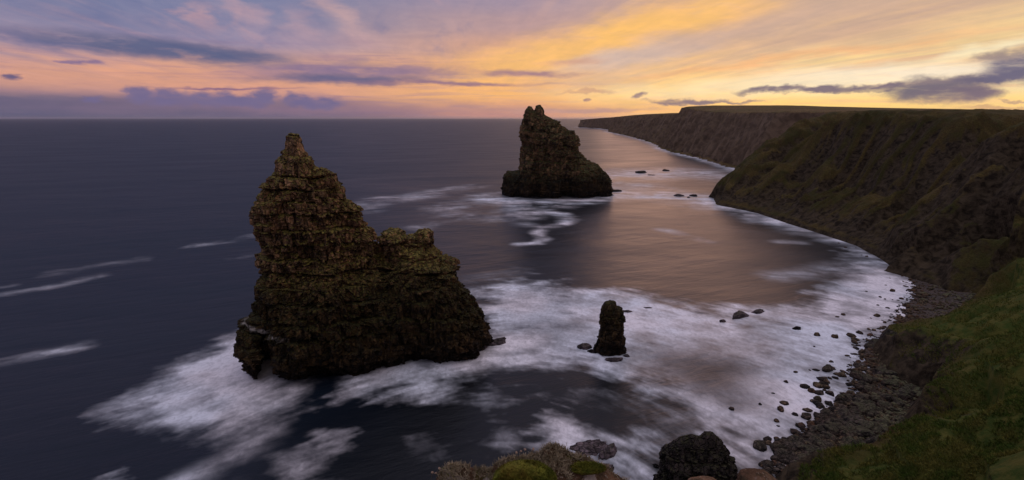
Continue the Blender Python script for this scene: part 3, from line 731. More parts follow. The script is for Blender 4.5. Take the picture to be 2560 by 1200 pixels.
def build_land():
    na, nr = 760, 900
    a = np.concatenate([np.linspace(20.5, 47, na), np.linspace(47, 100, 90)[1:]]) * math.pi / 180
    r = np.concatenate([np.geomspace(58, 640, nr), np.geomspace(640, 1500, 40)[1:]])
    R_, A_ = np.meshgrid(r, a, indexing='ij')
    X = R_ * np.sin(A_); Y = R_ * np.cos(A_)
    H, dc, dn = land_height(X, Y)
    # craggy places: rocky spurs at the bay head and the outcrop above the beach
    rk = np.zeros_like(X)
    for pts, rad, am in (([pz(2270, 655, 4), pY(2400, 480, 214), pY(2560, 322, 222)], 24, 0.34), ([pz(2215, 842, 5), pz(2350, 850, 10), pz(2350, 930, 6)], 9, 0.6),
                         ([pz(2285, 1060, 3), pz(2330, 1100, 3), pz(2385, 1062, 10)], 7, 0.45), ([pz(1985, 1180, 3), pz(2010, 1160, 3)], 6, 0.5),
                         ([pY(2160, 572, 262), pY(2300, 500, 275)], 9, 0.22)):
        d, _ = seg_info(X, Y, pts); rk = np.maximum(rk, am * sst(rad, rad * 0.3, d))
    rk = rk * (0.4 + 1.2 * fbm2(X / 12, Y / 12, 3, 93)) + 0.12 * sst(10, 3, H) + 0.30 * sst(22, 8, H) * sst(195, 215, Y)
    near = sst(205, 175, Y) * sst(0, 8, dn)
    rk = rk - 0.42 * near
    def blur(a_, n_):
        for ax_ in (0, 1):
            c_ = np.cumsum(np.pad(a_, [(n_ + 1, n_) if i == ax_ else (0, 0) for i in (0, 1)], mode='edge'), axis=ax_)
            a_ = (np.take(c_, range(2 * n_ + 1, c_.shape[ax_]), axis=ax_) - np.take(c_, range(0, c_.shape[ax_] - 2 * n_ - 1), axis=ax_)) / (2 * n_ + 1)
        return a_
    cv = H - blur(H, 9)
    relief_shade = -0.30 * np.clip(cv / 1.2, -0.7, 1) * sst(190, 215, Y)  # more grass on crests, darker rock in gullies: relief shading put into the colour
    # low ledges where the rock shows
    st = (np.abs(((H + 0.3 * X * 0.2) / 2.2) % 1 - 0.5) - 0.25) * 2.0
    H = H + np.clip(rk, 0, 1) * st * 0.6
    co = np.stack([X, Y, H], -1).reshape(-1, 3)
    q = grid_quads(len(r), len(a))[:, ::-1]
    zz = co[:, 2][q].max(1)
    q = q[zz > -3]
    o = mesh_np('cliff', co, q, M_land, True, attrs={'rock': rk + relief_shade, 'green': near})
    tag(o, 'grass and rock cliffs curving round the bay down to the beach', kind='structure')
build_land()

def beach_h(x, y):
    d = poly_sd(np.asarray(x, float), np.asarray(y, float), SHORE_POLY)
    return np.where(d > 0, 0.085 * d, 0.12 * d) + 0.05, d
def build_beach():
    a = np.linspace(20, 50, 420) * math.pi / 180; r = np.geomspace(55, 430, 420)
    R_, A_ = np.meshgrid(r, a, indexing='ij'); X = R_ * np.sin(A_); Y = R_ * np.cos(A_)
    H, d = beach_h(X, Y); H = np.minimum(H, 3.6) + (fbm2(X / 2, Y / 2, 4, 21) - 0.5) * 0.7
    co = np.stack([X, Y, H], -1).reshape(-1, 3); q = grid_quads(len(r), len(a))[:, ::-1]
    q = q[co[:, 2][q].max(1) > -1.5]
    tag(mesh_np('beach', co, q, M_beach, True), 'dark shingle beach at the foot of the cliffs', kind='structure')
build_beach()

# ------------------------------------------------------------------ far coast (lofted cliffs and moor)
def build_far():
    sh = [(640.0, 560.0, 0)] + FAR_SHORE
    #          per station: cliff edge height, setback, skyline height far inland
    dist = [math.hypot(p[0], p[1]) for p in sh]
    top_v = [272, 282, 283, 282, 280, 276, 269, 284, 286, 287, 288, 290, 293, 293.5, 295, 297.5, 300]
    edge = []
    for p, d_, tv in zip(sh, dist, top_v):
        edge.append(CAM_H + (295 - tv) / 1340.0 * p[1] * 1.03)
    edge[0] = 68
    inland = [66, 70, 75, 82, 90, 94, 94, 86, 84, 86, 88, 92, 96, 90, 86, 80, 60]
    n = len(sh); s = np.arange(n); ns = 900
    cum = np.concatenate([[0], np.cumsum([math.hypot(sh[i + 1][0] - sh[i][0], sh[i + 1][1] - sh[i][1]) ** 0.7 for i in range(n - 1)])])
    ss = np.linspace(0, cum[-1], ns)
    X0 = np.interp(ss, cum, [p[0] for p in sh]); Y0 = np.interp(ss, cum, [p[1] for p in sh])
    E = np.interp(ss, cum, edge); I = np.interp(ss, cum, inland)
    dist_s = np.hypot(X0, Y0)
    wob = (fbm2(ss / 1.1, 0 * ss, 4, 14) - 0.5)
    # inland direction: mostly to the right
    ix, iy = 0.93, 0.36
    rows = []
    ts = [(-12, -4), (0, 0.0), (3, 3)] + [(4 + 34 * t, None) for t in np.linspace(0.0, 1, 60)] + [(44, 'e'), (60, 'e1'), (120, 'm1'), (300, 'm2'), (700, 'm3'), (1500, 'i'), (3500, 'i')]
    for k, (off, zt) in enumerate(ts):
        sc = np.clip(dist_s / 900, 0.8, 2.6)
        if zt is None:
            t = (off - 4) / 34
            prof = t ** 0.9
            z = 3 + (E - 3) * prof
            w_ = math.sin(math.pi * min(t, 1)) 
        elif isinstance(zt, str):
            fr = {'e': 0, 'e1': 0.05, 'm1': 0.25, 'm2': 0.5, 'm3': 0.12, 'i': -0.15}[zt]
            z = E + (I - E) * fr + 1.0; t = 1; w_ = 0
        else: z = np.full(ns, float(zt)); t = 0; w_ = 0
        but = (ridged(ss / 1.1, np.full(ns, k * 0.012), 4, 23) - 0.5) * 46 * sc
        bay = (fbm2(ss / 3.0, 0 * ss, 2, 29) - 0.5) * 40
        oo = off * (1.0 if off < 60 else 1.0) * (0.75 + 0.4 * sc if off < 60 else 1) + (but * (0.35 + 0.65 * (1 - t)) * 0.5 if 0 <= k < 66 else 0)
        oo = oo * (np.clip(1.5 - dist_s / 2600, 0.25, 1) if off < 60 else 1)
        fine = (fbm2(ss / 0.16, z / 60, 4, 37) - 0.5) * 16 * sc if zt is None else 0
        rows.append(np.stack([X0 + ix * (oo + fine), Y0 + iy * (oo + fine), z + ((fbm2(ss / 0.8, np.full(ns, off / 200.0), 3, 19) - 0.5) * (3 if k > 60 else 0))], -1))
    co = np.array(rows).reshape(-1, 3)
    q = grid_quads(len(rows), ns)
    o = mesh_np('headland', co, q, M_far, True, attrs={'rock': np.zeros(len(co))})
    tag(o, 'long line of distant cliffs with moorland on top', kind='structure')
build_far()

# ------------------------------------------------------------------ sea stacks
def stack_mesh(sil, Y0, k, tz, h, disp, b0=None, notch=None, seed=0, zbot=-3.0, lam=0.8):
    """solid grown from an outline standing on a vertical plane Y = Y0 + k*X; tz: (height, half depth) table"""
    nrm = math.hypot(1, k); pts = []
    for (u, v) in sil:
        d = ray(u, v); t = Y0 / (d[1] - k * d[0])
        pts.append((d[0] * t * nrm, CAM_H + d[2] * t))
    a0 = min(p[0] for p in pts) - 4; a1 = max(p[0] for p in pts) + 4
    z1 = max(p[1] for p in pts) + 3
    Tm = max(t for _, t in tz) + (5 if b0 is None else 17)
    A = np.arange(a0, a1, h); B = np.arange(-Tm, Tm, h); Zz = np.arange(zbot, z1, h)
    AA, ZZ = np.meshgrid(A, Zz, indexing='ij')
    e = poly_sd(AA, ZZ, pts)
    T0 = np.interp(ZZ, [p[0] for p in tz], [p[1] for p in tz])
    lm = T0 * lam + 0.6
    en = np.clip(e / lm, 0, 1)
    T = T0 * np.sqrt(np.clip(1 - (1 - en) ** 2, 0, 1))
    T = np.where(e > 0, T, e)
    T = T + sst(0, 3, e) * (vn2(AA / 7, ZZ / 22, seed + 3) - 0.5) * T0 * 0.45
    off = (b0(AA, ZZ) if b0 else 0) + (vn2(AA / 11, ZZ / 16, seed + 5) - 0.5) * T0 * 0.2
    Fd = np.abs(B[None, :, None] - (off + 0 * AA)[:, None, :]) - T[:, None, :]
    if notch is not None:
        for (na, nb, ma, mb, nz1, rr) in notch:
            dd = seg_info(A[:, None] + 0 * B[None, :], B[None, :] + 0 * A[:, None], [(na, nb), (ma, mb)])[0][:, :, None] - rr * np.clip((nz1 - Zz[None, None, :]) / 6.0, -1, 1)
            Fd = np.maximum(Fd, -dd)
    Fd[0] = Fd[-1] = 1; Fd[:, 0] = 1; Fd[:, -1] = 1; Fd[:, :, 0] = 1; Fd[:, :, -1] = 1
    co, q = surface_nets(Fd.astype(np.float32), (a0, -Tm, zbot), h)
    # to the world
    def world(c):
        ax, ay = 1 / nrm, k / nrm
        o = np.empty_like(c)
        o[:, 0] = c[:, 0] * ax - c[:, 1] * ay
        o[:, 1] = Y0 + c[:, 0] * ay + c[:, 1] * ax
        o[:, 2] = c[:, 2]; return o
    # blocky strata
    n = vnormals(co, q)
    s = disp
    x, y, z = co.T
    zz = z + 0.07 * x + 0.03 * y + (fbm2(x / 16, y / 16, 3, seed + 11) - 0.5) * 3.0 * s
    zw = zz / (3.4 * s) + 0.9 * vn2(zz / (9 * s), 0 * zz, seed + 12)
    kk = np.floor(zw); fr = zw - kk
    j = rnd(kk, seed=seed + 13)
    wx = (vn3(x / 2.2 / s, y / 2.2 / s, z / 4 / s, seed + 15) - 0.5) * 0.6 * s; wy = (vn3(x / 2.2 / s + 9, y / 2.2 / s, z / 4 / s, seed + 16) - 0.5) * 0.6 * s
    jx = x + wx; jy = y + wy
    def cols_(wid, hid, sd):
        kz = np.floor(zz / hid + 7 * rnd(jx / wid, jy / wid, kk, sd + 50))
        return rnd(jx / wid + 13 * j, jy / wid + 7 * j, kz + 31 * kk, sd)
    blk = cols_(1.7 * s, 4.0 * s, seed + 17); col = cols_(4.6 * s, 8 * s, seed + 18); fine = cols_(0.8 * s, 1.1 * s, seed + 19); fin2 = cols_(1.2 * s, 0.55 * s, seed + 20)
    groove = -sst(0.10, 0.0, np.minimum(fr, 1 - fr)) * sst(0.35, 0.6, fbm2(x / 6 / s + kk * 3, y / 6 / s, 2, seed + 23))
    d = (blk - 0.5) * 1.5 * s + (j - 0.5) * 1.5 * s + (col - 0.5) * 1.9 * s + (fine - 0.5) * 0.6 * s + (fin2 - 0.5) * 0.2 * s + groove * 1.2 * s
    d = d + (fbm3(x / 8 / s, y / 8 / s, z / 12 / s, 3, seed + 21) - 0.5) * 1.5 * s
    # keep narrow tops from being torn apart
    _, eo = None, None
    d = d * np.clip((z1 - 3 - z) / (12 * s), 0.25, 1)
    hn = n.copy(); hn[:, 2] *= 0.35
    co = co + hn * d[:, None]
    return world(co), q, co

# the great stack
sil1 = [(640, 945), (600, 900), (597, 862), (600, 835), (612, 812), (632, 796), (634, 760), (633, 705), (646, 680), (645, 640), (638, 600), (632, 570), (625, 545), (626, 526), (640, 505),
        (650, 480), (662, 462), (672, 455), (674, 434), (688, 426), (687, 398), (701, 392), (702, 376), (716, 372), (717, 340), (728, 332), (748, 336), (756, 352), (765, 376),
        (782, 398), (790, 415), (815, 428), (836, 436), (838, 455), (852, 470), (862, 502), (890, 518), (902, 528), (903, 560), (922, 582), (934, 612), (944, 640), (956, 644), (959, 600), (970, 584),
        (1002, 586), (1018, 603), (1048, 606), (1058, 586), (1080, 590), (1080, 624), (1096, 640), (1112, 652), (1144, 662), (1146, 700), (1156, 718), (1172, 742), (1198, 774), (1208, 805),
        (1212, 832), (1218, 848), (1220, 905)]
TZ1 = [(-3, 14), (0, 13.5), (8, 13), (20, 12), (25, 11.0), (27, 9.0), (34, 8.2), (46, 6), (52, 3.8), (56, 2.3), (64, 1.4)]
_d = ray(955, 640); _t = 139.0 / (_d[1] - 0.30 * _d[0]); A955 = _d[0] * _t * math.hypot(1, 0.30)
def b1(a, z):
    T0 = np.interp(z, [p[0] for p in TZ1], [p[1] for p in TZ1])
    fr = np.interp(z + 3.5 * (vn2(a / 12, 0 * a, 77) - 0.5) * 2 - 0.10 * (a + 40), [0, 10, 19, 23, 27, 30, 34, 46, 54, 62], [10.5, 9.8, 8.6, 7.4, 4.0, 3.6, 4.8, 3.6, 2.3, 1.4]) + 1.2 * sst(-50, -58, a) * sst(20, 10, z)
    fr = fr - 2.6 * np.exp(-((a - A955 - (24 - z) * 0.10) / 1.8) ** 2) * sst(12, 22, z) - 2.4 * sst(A955, A955 + 3, a) * sst(16, 26, z)
    return T0 - fr
def loc_ab(p, Y0, k):
    n_ = math.hypot(1, k); return ((p[0] + k * (p[1] - Y0)) / n_, (-k * p[0] + (p[1] - Y0)) / n_)
_p = pz(666, 912); _r = (_p[0] * 0.86, _p[1] * 0.86)
NOTCH1 = loc_ab(_p, 139.0, 0.30) + loc_ab(_r, 139.0, 0.30) + (15.0, 2.3)
co, q, loc1 = stack_mesh(sil1, 139.0, 0.30, TZ1, 0.28, 1.0, b0=b1, seed=100,
                   notch=[NOTCH1])
# pale bird ledge low on the left
gx, gy, gz = co.T
gl_z = 13.2 - 0.10 * (gx + 62)
guano = sst(0.9, 0.2, np.abs(gz - gl_z + (vn2(gx / 2, gy / 2, 5) - 0.5) * 1.2)) * sst(-68, -65, gx) * sst(-50, -54, gx) * (gy < 132) * sst(0.35, 0.6, fbm3(gx, gy, gz, 3, 8))
def add_guano(m, t, b, col):
    at = t.new('ShaderNodeAttribute', attribute_name='guano')
    t.put(b.inputs['Base Color'], t.mix(at.outputs['Fac'], col, (0.42, 0.38, 0.33, 1)))
add_guano(*M_stack)
o = mesh_np('sea_stack', co, q, M_stack[0], False, attrs={'guano': guano})
tag(o, 'tallest jagged sea stack of layered brown rock with a shoulder on its right', 'sea stack')

# the far stack
sil2 = [(1262, 505), (1255, 490), (1257, 440), (1266, 431), (1298, 430), (1303, 415), (1302, 335), (1306, 300), (1314, 274), (1322, 265), (1331, 268), (1335, 276), (1340, 264), (1350, 261),
        (1357, 270), (1362, 286), (1378, 295), (1400, 303), (1406, 316), (1420, 324), (1436, 328), (1442, 348), (1446, 380), (1462, 398), (1492, 412), (1508, 430), (1524, 450), (1532, 468), (1532, 480), (1530, 505)]
co, q, _ = stack_mesh(sil2, 428.0, -0.10, [(-3, 30), (0, 29), (20, 26), (40, 18), (60, 11), (68, 6), (72, 3), (80, 2)], 0.7, 1.35, seed=200, lam=0.9, b0=lambda a, z: np.interp(z, [0, 20, 40, 60, 72], [10, 9, 5, 2, 0]))
o = mesh_np('sea_stack', co, q, M_far_stack[0], False)
tag(o, 'far twin-peaked sea stack with a green slope falling to its right', 'sea stack')

# the small pillar in the foam
sil3 = [(1489, 900), (1491, 868), (1496, 848), (1499, 810), (1503, 790), (1504, 768), (1512, 754), (1526, 750), (1538, 752), (1541, 764), (1554, 768), (1557, 780), (1559, 830), (1560, 862), (1558, 900)]
co, q, _ = stack_mesh(sil3, 131.6, 0.0, [(-2, 3.6), (0, 3.4), (8, 3.0), (13, 2.2), (17, 1.2)], 0.16, 0.42, seed=300, zbot=-2)
o = mesh_np('rock_pillar', co, q, M_stack[0], False, attrs={'guano': np.zeros(len(co))})
tag(o, 'short upright rock pillar standing alone in white foam', 'sea stack')

# ------------------------------------------------------------------ single rocks
def rock_mesh(name, mat, sx, sy, sz, seed, sub=4, rough=0.35, blocky=0.0, flat_top=0.0):
    import bmesh
    bm = bmesh.new(); bmesh.ops.create_icosphere(bm, subdivisions=sub, radius=1.0)
    co = np.array([v.co[:] for v in bm.verts]); fs = np.array([[v.index for v in f.verts] for f in bm.faces]); bm.free()
    x, y, z = co.T
    r = 1 + (fbm3(x * 1.2 + seed, y * 1.2, z * 1.2, 2, seed) - 0.5) * 2 * rough + (fbm3(x * 4 + seed, y * 4, z * 4, 3, seed + 4) - 0.5) * rough
    # facet: push toward a few random planes
    rg = np.random.default_rng(seed)
    for _ in range(9):
        nv = rg.normal(size=3); nv /= np.linalg.norm(nv); lim = rg.uniform(0.62, 0.92)
        dp = (co * r[:, None]) @ nv; r = np.where(dp > lim, r * lim / np.maximum(dp, 1e-6), r)
    co = co * r[:, None]
    if blocky:
        kx = co * (1 / blocky)
        dd = (rnd(kx[:, 0], kx[:, 1], kx[:, 2], seed + 9) - 0.5) * blocky * 0.7
        co = co * (1 + dd[:, None])
    co = co * np.array([sx, sy, sz])
    me = bpy.data.meshes.new(name)
    me.vertices.add(len(co)); me.vertices.foreach_set('co', co.astype(np.float32).ravel())
    me.loops.add(fs.size); me.loops.foreach_set('vertex_index', fs.astype(np.int32).ravel())
    me.polygons.add(len(fs)); me.polygons.foreach_set('loop_start', np.arange(0, fs.size, 3, dtype=np.int32))
    me.update(calc_edges=True); me.polygons.foreach_set('use_smooth', np.full(len(fs), sub > 4))
    me.materials.append(mat); return me
def place(name, me, loc, rot, label, cat, group=None, sc=(1, 1, 1)):
    o = bpy.data.objects.new(name, me); COL.objects.link(o)
    o.location = loc; o.rotation_euler = rot; o.scale = sc
    return tag(o, label, cat, group)
def px_m(u, v, wpx):   # width in metres of wpx pixels on the water there
    p = pz(u, v); return wpx / F * (p[1] * math.cos(TH) + CAM_H * math.sin(TH))
def sea_rock(u, v, wpx, asp_y, asp_z, label, seed, mat=None, cat='rock', yaw=0.0, blocky=0.25, name='rock', group=None, zc=0.0, sub=5):
    p = pz(u, v); hw = px_m(u, v, wpx) / 2 * 1.15
    me = rock_mesh(name, mat or M_skerry[0], hw, hw * asp_y, hw * asp_z, seed, sub, 0.35, blocky)
    return place(name, me, (p[0], p[1], zc), (0, 0, yaw), label, cat, group)
sea_rock(1238, 858, 56, 0.55, 0.42, 'pale wet rock at the right foot of the tallest stack', 11, yaw=0.5)
sea_rock(1195, 874, 46, 0.6, 0.30, 'low ledge in foam beneath the right end of the tallest stack', 12, yaw=0.4)
sea_rock(1102, 902, 15, 0.9, 0.95, 'small dark rock in foam in front of the tallest stack', 13, M_dark[0])
sea_rock(1462, 868, 34, 0.7, 0.50, 'splashed grey rock against the left foot of the lone pillar', 14, yaw=0.3)
sea_rock(1482, 880, 22, 0.8, 0.6, 'small dark rock between the splashed rock and the lone pillar', 15, M_dark[0])
sea_rock(1534, 899, 46, 0.5, 0.16, 'low flat rock just in front of the lone pillar', 16)
sea_rock(1567, 890, 16, 0.7, 0.4, 'tiny rock touching the right foot of the lone pillar', 17)
sea_rock(1850, 789, 50, 0.6, 0.34, 'largest of three brown rocks awash in the middle of the bay foam', 18, yaw=0.7)
sea_rock(1893, 780, 36, 0.6, 0.24, 'brown rock awash just right of the largest one in the bay foam', 19, yaw=0.5)
sea_rock(1806, 804, 14, 0.8, 0.7, 'small round rock awash left of the largest one in the bay foam', 20)
sea_rock(1990, 822, 20, 0.7, 0.45, 'dark rock alone in foam between the bay rocks and the beach', 21, M_dark[0])
sea_rock(1566, 779, 26, 0.6, 0.2, 'faint low rock in foam behind the lone pillar', 22)
sea_rock(1620, 770, 20, 0.5, 0.25, 'faint little rock in foam far right behind the lone pillar', 23)
sea_rock(1478, 1118, 95, 0.50, 0.20, 'broad striped brown rock awash below the lone pillar', 24, yaw=0.35, zc=-0.2)
sea_rock(1520, 1130, 70, 0.42, 0.42, 'slanting brown rock awash right of the broad striped one', 25, yaw=0.9, zc=-0.2)
sea_rock(1515, 1172, 60, 0.4, 0.26, 'low brown rock awash just beyond the lichen crag', 26, yaw=0.7, zc=-0.2)
sea_rock(1640, 1166, 15, 0.9, 0.8, 'small dark stone beside the black crag at the bottom', 27, M_dark[0])
sea_rock(1600, 432, 28, 0.8, 0.42, 'largest black skerry between the far stack and the headland', 28, M_dark[0])
sea_rock(1628, 438, 16, 0.7, 0.2, 'low skerry just right of the largest far skerry', 29, M_dark[0])
sea_rock(1664, 427, 17, 0.8, 0.35, 'farthest of the skerries nearest the distant cliffs', 30, M_dark[0])
sea_rock(1696, 489, 24, 0.8, 0.35, 'left rock of the nearer skerry pair off the headland', 31)
sea_rock(1735, 490, 17, 0.8, 0.55, 'right rock of the nearer skerry pair off the headland', 32, M_dark[0])
sea_rock(1721, 494, 8, 0.8, 0.5, 'tiny rock between the two of the nearer skerry pair', 33, M_dark[0])
sea_rock(1540, 478, 30, 0.7, 0.28, 'low rock tailing off the right foot of the far stack', 34, M_dark[0])

# the black crag at the bottom
silc = [(1636, 1290), (1650, 1185), (1656, 1145), (1672, 1116), (1698, 1094), (1728, 1086), (1750, 1090), (1762, 1078), (1782, 1080), (1804, 1100), (1822, 1132), (1842, 1180), (1872, 1290)]
co, q, _ = stack_mesh(silc, 76.0, 0.0, [(-3, 4.2), (0, 4.0), (5, 3.2), (9, 1.6), (12, 1)], 0.14, 0.45, seed=400, zbot=-3, lam=0.9)
o = mesh_np('crag', co, q, M_dark[0], False)
tag(o, 'black wet crag rising from the foam at the bottom of the view', 'rock')

# outcrop knob above the beach
sea_knob = rock_mesh('rock', M_dark[0], 3.6, 3.0, 3.2, 71, 5, 0.4, 0.22)
p = pz(2226, 852, 1.5); place('rock', sea_knob, p, (0, 0, 0.3), 'big dark rock at the seaward tip of the mossy outcrop', 'rock')

# ------------------------------------------------------------------ beach boulders
variants = [rock_mesh('boulder', M_boulder[0], 1, random.uniform(0.7, 0.95), random.uniform(0.5, 0.75), 500 + i, 3, 0.4) for i in range(9)]
G = 'boulders along the edge of the shingle beach'
spec = [(2012, 967, 26), (2046, 981, 30), (2076, 984, 26), (2112, 1000, 62), (2050, 1016, 24), (2072, 1010, 26), (2000, 1066, 26), (2004, 1092, 36), (2033, 1072, 28), (1988, 1036, 18), (2045, 1056, 18),
        (2066, 1062, 30), (2068, 1040, 18), (1918, 1098, 30), (1960, 1096, 20), (1975, 1126, 24), (1932, 983, 12), (1828, 1022, 18), (2150, 833, 20), (2140, 871, 20), (2122, 961, 22), (2126, 925, 18), (2040, 926, 18),
        (2158, 975, 30), (2060, 960, 24), (2100, 1030, 40), (2040, 1100, 34), (1900, 1010, 12), (2135, 906, 12), (2120, 1045, 26), (2092, 1075, 30), (2180, 860, 18), (2200, 1020, 16), (2088, 945, 18), (2062, 1085, 20)]
labs = {3: 'largest flat-topped boulder at the water edge of the beach', 13: 'long flat dark stone in the foam left of the beach', 17: 'lone boulder in the foam farthest from the beach'}
pos_list = []
for i, (u, v, wp) in enumerate(spec):
    p = pz(u, v); r = px_m(u, v, wp) / 2
    bh, bd = beach_h(np.array([p[0]]), np.array([p[1]]))
    z = max(float(bh[0]), -0.15) + r * 0.05
    o = place('boulder', variants[i % 9], (p[0], p[1], z), (random.uniform(-.2, .2), random.uniform(-.2, .2), random.uniform(0, 6.3)), labs.get(i, 'rounded dark boulder at the edge of the shingle beach'), 'boulder', G if i not in labs else None, (r, r, r * (0.45 if i == 13 else 1)))
    pos_list.append((p[0], p[1], r))
cand = []
SH = [p[:2] for p in SHORE]
while len(cand) < 5200:
    u = random.uniform(1900, 2560); v = random.uniform(600, 1200)
    p = pz(u, v, 1.0)
    if RNG.random() > min(1, p[1] / 230.0) ** 0.5: continue
    cand.append((p[0], p[1]))
C = np.array(cand)
bh, bd = beach_h(C[:, 0], C[:, 1])
LH, dcc, dnn = land_height(C[:, 0], C[:, 1], False)
keep = (bd > -16) & (LH < 5.5) & (RNG.random(len(C)) < np.where(bd > -1, 1, np.exp(bd / 4.5) * 0.42))
C = C[keep]; bh = bh[keep]; bd = bd[keep]
size = np.exp(RNG.normal(-0.55, 0.42, len(C))) * np.where(bd < 8, 1.15, 0.9)
size = size * (1 + 0.55 * (C[:, 1] < 118))
size = np.clip(size, 0.22, 2.0)
order = np.argsort(-size / np.hypot(C[:, 0], C[:, 1]))
n_ind = 255
for k in order[:n_ind]:
    r = size[k]; x, y = C[k]
    z = max(min(float(bh[k]), 3.6), -0.1) + r * 0.10
    place('boulder', variants[int(RNG.integers(9))], (x, y, z), (random.uniform(-.3, .3), random.uniform(-.3, .3), random.uniform(0, 6.3)),
          'rounded dark boulder at the edge of the shingle beach', 'boulder', G, (r, r, r))
# the countless smaller stones: one mesh
base_co = []; base_f = []
for i in range(6):
    me = rock_mesh('stone_tmp', M_boulder[0], 1, 0.8, 0.6, 800 + i, 2, 0.45)
    c = np.empty(len(me.vertices) * 3, np.float32); me.vertices.foreach_get('co', c)
    f = np.empty(len(me.loops), np.int32); me.loops.foreach_get('vertex_index', f)
    base_co.append(c.reshape(-1, 3)); base_f.append(f.reshape(-1, 3)); bpy.data.meshes.remove(me)
allc = []; allf = []; offv = 0; nst = 0
rest = list(order[n_ind:])
N2 = 15000
U = RNG.uniform(1930, 2560, N2); V = RNG.uniform(600, 1200, N2)
pp = np.array([pz(u, v, 1.5)[:2] for u, v in zip(U, V)])
bh2, bd2 = beach_h(pp[:, 0], pp[:, 1]); LH2, _, _ = land_height(pp[:, 0], pp[:, 1], False)
k2 = (bd2 > -3) & (LH2 < 4.8)
items = [(C[k][0], C[k][1], size[k], bh[k]) for k in rest] + [(x, y, s, b) for (x, y), s, b in zip(pp[k2], np.clip(np.exp(RNG.normal(-1.15, 0.4, k2.sum())), 0.12, 0.8), bh2[k2])]
for (x, y, s, b) in items:
    i = int(RNG.integers(6)); th = RNG.uniform(0, 6.28); c_, s_ = math.cos(th), math.sin(th)
    c = base_co[i] * s * np.array([1, 1, RNG.uniform(0.7, 1.2)])
    cc = np.empty_like(c); cc[:, 0] = c[:, 0] * c_ - c[:, 1] * s_; cc[:, 1] = c[:, 0] * s_ + c[:, 1] * c_; cc[:, 2] = c[:, 2]
    cc += np.array([x, y, max(min(float(b), 3.6), -0.1) + s * 0.12])
    allc.append(cc); allf.append(base_f[i] + offv); offv += len(cc)
M_stone = rock_mat('shingle_stone', (0.012, 0.009, 0.006, 1), (0.17, 0.112, 0.068, 1), (0.10, 0.042, 0.020, 1), (0.10, 0.10, 0.05, 1), 0.35, 2.6, 0.25, 0.3)
o = mesh_np('shingle', np.vstack(allc), np.vstack(allf), M_stone[0], False)
tag(o, 'mass of small dark stones covering the beach', kind='stuff')

# ------------------------------------------------------------------ foreground crag with lichen, moss cushion and thrift
def fg_material(name, kind):
    m, t, b = material(name)
    g = t.new('ShaderNodeNewGeometry'); pos = g.outputs['Position']
    n1 = t.noise(pos, 3.0, 6, 0.6); n2 = t.noise(pos, 14.0, 6, 0.65); n3 = t.noise(pos, 45.0, 4, 0.6)
    if kind == 'rock':
        col = t.mix(t.rng(n1, 0.38, 0.62), (0.085, 0.042, 0.022, 1), (0.19, 0.105, 0.060, 1))
        col = t.mix(t.math('MULTIPLY', t.rng(n2, 0.42, 0.62), 0.8), col, (0.05, 0.035, 0.018, 1))
        col = t.mix(t.rng(n3, 0.60, 0.68), col, (0.26, 0.20, 0.15, 1))
        n5 = t.noise(pos, 5.5, 3, 0.5, 0.4)
        col = t.mix(t.rng(n5, 0.60, 0.66), col, (0.34, 0.28, 0.24, 1))
    elif kind == 'moss':
        col = t.mix(t.rng(n2, 0.35, 0.65), (0.085, 0.100, 0.012, 1), (0.20, 0.20, 0.026, 1))
        col = t.mix(t.math('MULTIPLY', t.rng(n1, 0.5, 0.66), 0.7), col, (0.20, 0.10, 0.02, 1))
    else:
        col = t.mix(t.rng(n2, 0.35, 0.65), (0.28, 0.22, 0.13, 1), (0.52, 0.42, 0.28, 1))
    t.put(b.inputs['Base Color'], col); b.inputs['Roughness'].default_value = 0.9
    b.inputs['Specular IOR Level'].default_value = 0.15
    bump(t, b, t.math('ADD', n2, t.math('MULTIPLY', n3, 0.5)), 0.8, 0.05)
    return m
M_fgrock = fg_material('lichen_rock', 'rock'); M_moss = fg_material('cushion_moss', 'moss'); M_lich = fg_material('shaggy_lichen', 'lichen')
FG_PX = [(1040, 1260), (1080, 1210), (1100, 1180), (1125, 1163), (1160, 1160), (1195, 1168), (1225, 1172), (1235, 1158), (1260, 1145), (1300, 1138), (1345, 1133), (1360, 1116), (1380, 1111), (1400, 1118),
         (1425, 1135), (1460, 1142), (1490, 1160), (1530, 1175), (1570, 1200), (1620, 1250)]
FY = 2.75
def fg_crag():
    pts = [pY(u, v, FY) for u, v in FG_PX]
    xs = [p[0] for p in pts]; zs = [p[2] for p in pts]
    def build(nx, ny):
        X = np.linspace(-1.6, 1.7, nx); T = np.linspace(0, 1, ny)
        XX, TT = np.meshgrid(X, T, indexing='ij')
        crest = np.interp(XX, xs, zs, left=zs[0] - 1.0, right=zs[-1] - 1.2)
        crest = np.where(XX < xs[0], zs[0] - (xs[0] - XX) * 1.2, crest); crest = np.where(XX > xs[-1], zs[-1] - (XX - xs[-1]) * 1.0, crest)
        # T<0.5: towards the camera; T>0.5: the drop beyond
        YY = FY + np.where(TT < 0.5, (TT - 0.5) * 2 * 2.2, (TT - 0.5) * 2 * 1.8)
        f = FY - YY
        Z_ = np.where(YY <= FY, crest - 0.28 * f - 0.35 * (1 - np.exp(-f / 0.35)) * 0.4, crest - 3.2 * (YY - FY) ** 1.15)
        Z_ = Z_ + (fbm2(XX * 3.1, YY * 3.1, 4, 3) - 0.5) * 0.16 * sst(0.0, 0.3, np.abs(YY - FY)) + (fbm2(XX * 13, YY * 13, 4, 6, 0.6) - 0.5) * 0.05
        return XX, YY, Z_
    XX, YY, Z_ = build(420, 340)
    co = np.stack([XX, YY, Z_], -1).reshape(-1, 3)
    q = grid_quads(420, 340)
    o = mesh_np('crag', co, q, M_fgrock, True)
    tag(o, 'brown lichen-covered crag in the foreground with a mossy cushion on top', 'rock')
    return o, XX, YY, Z_
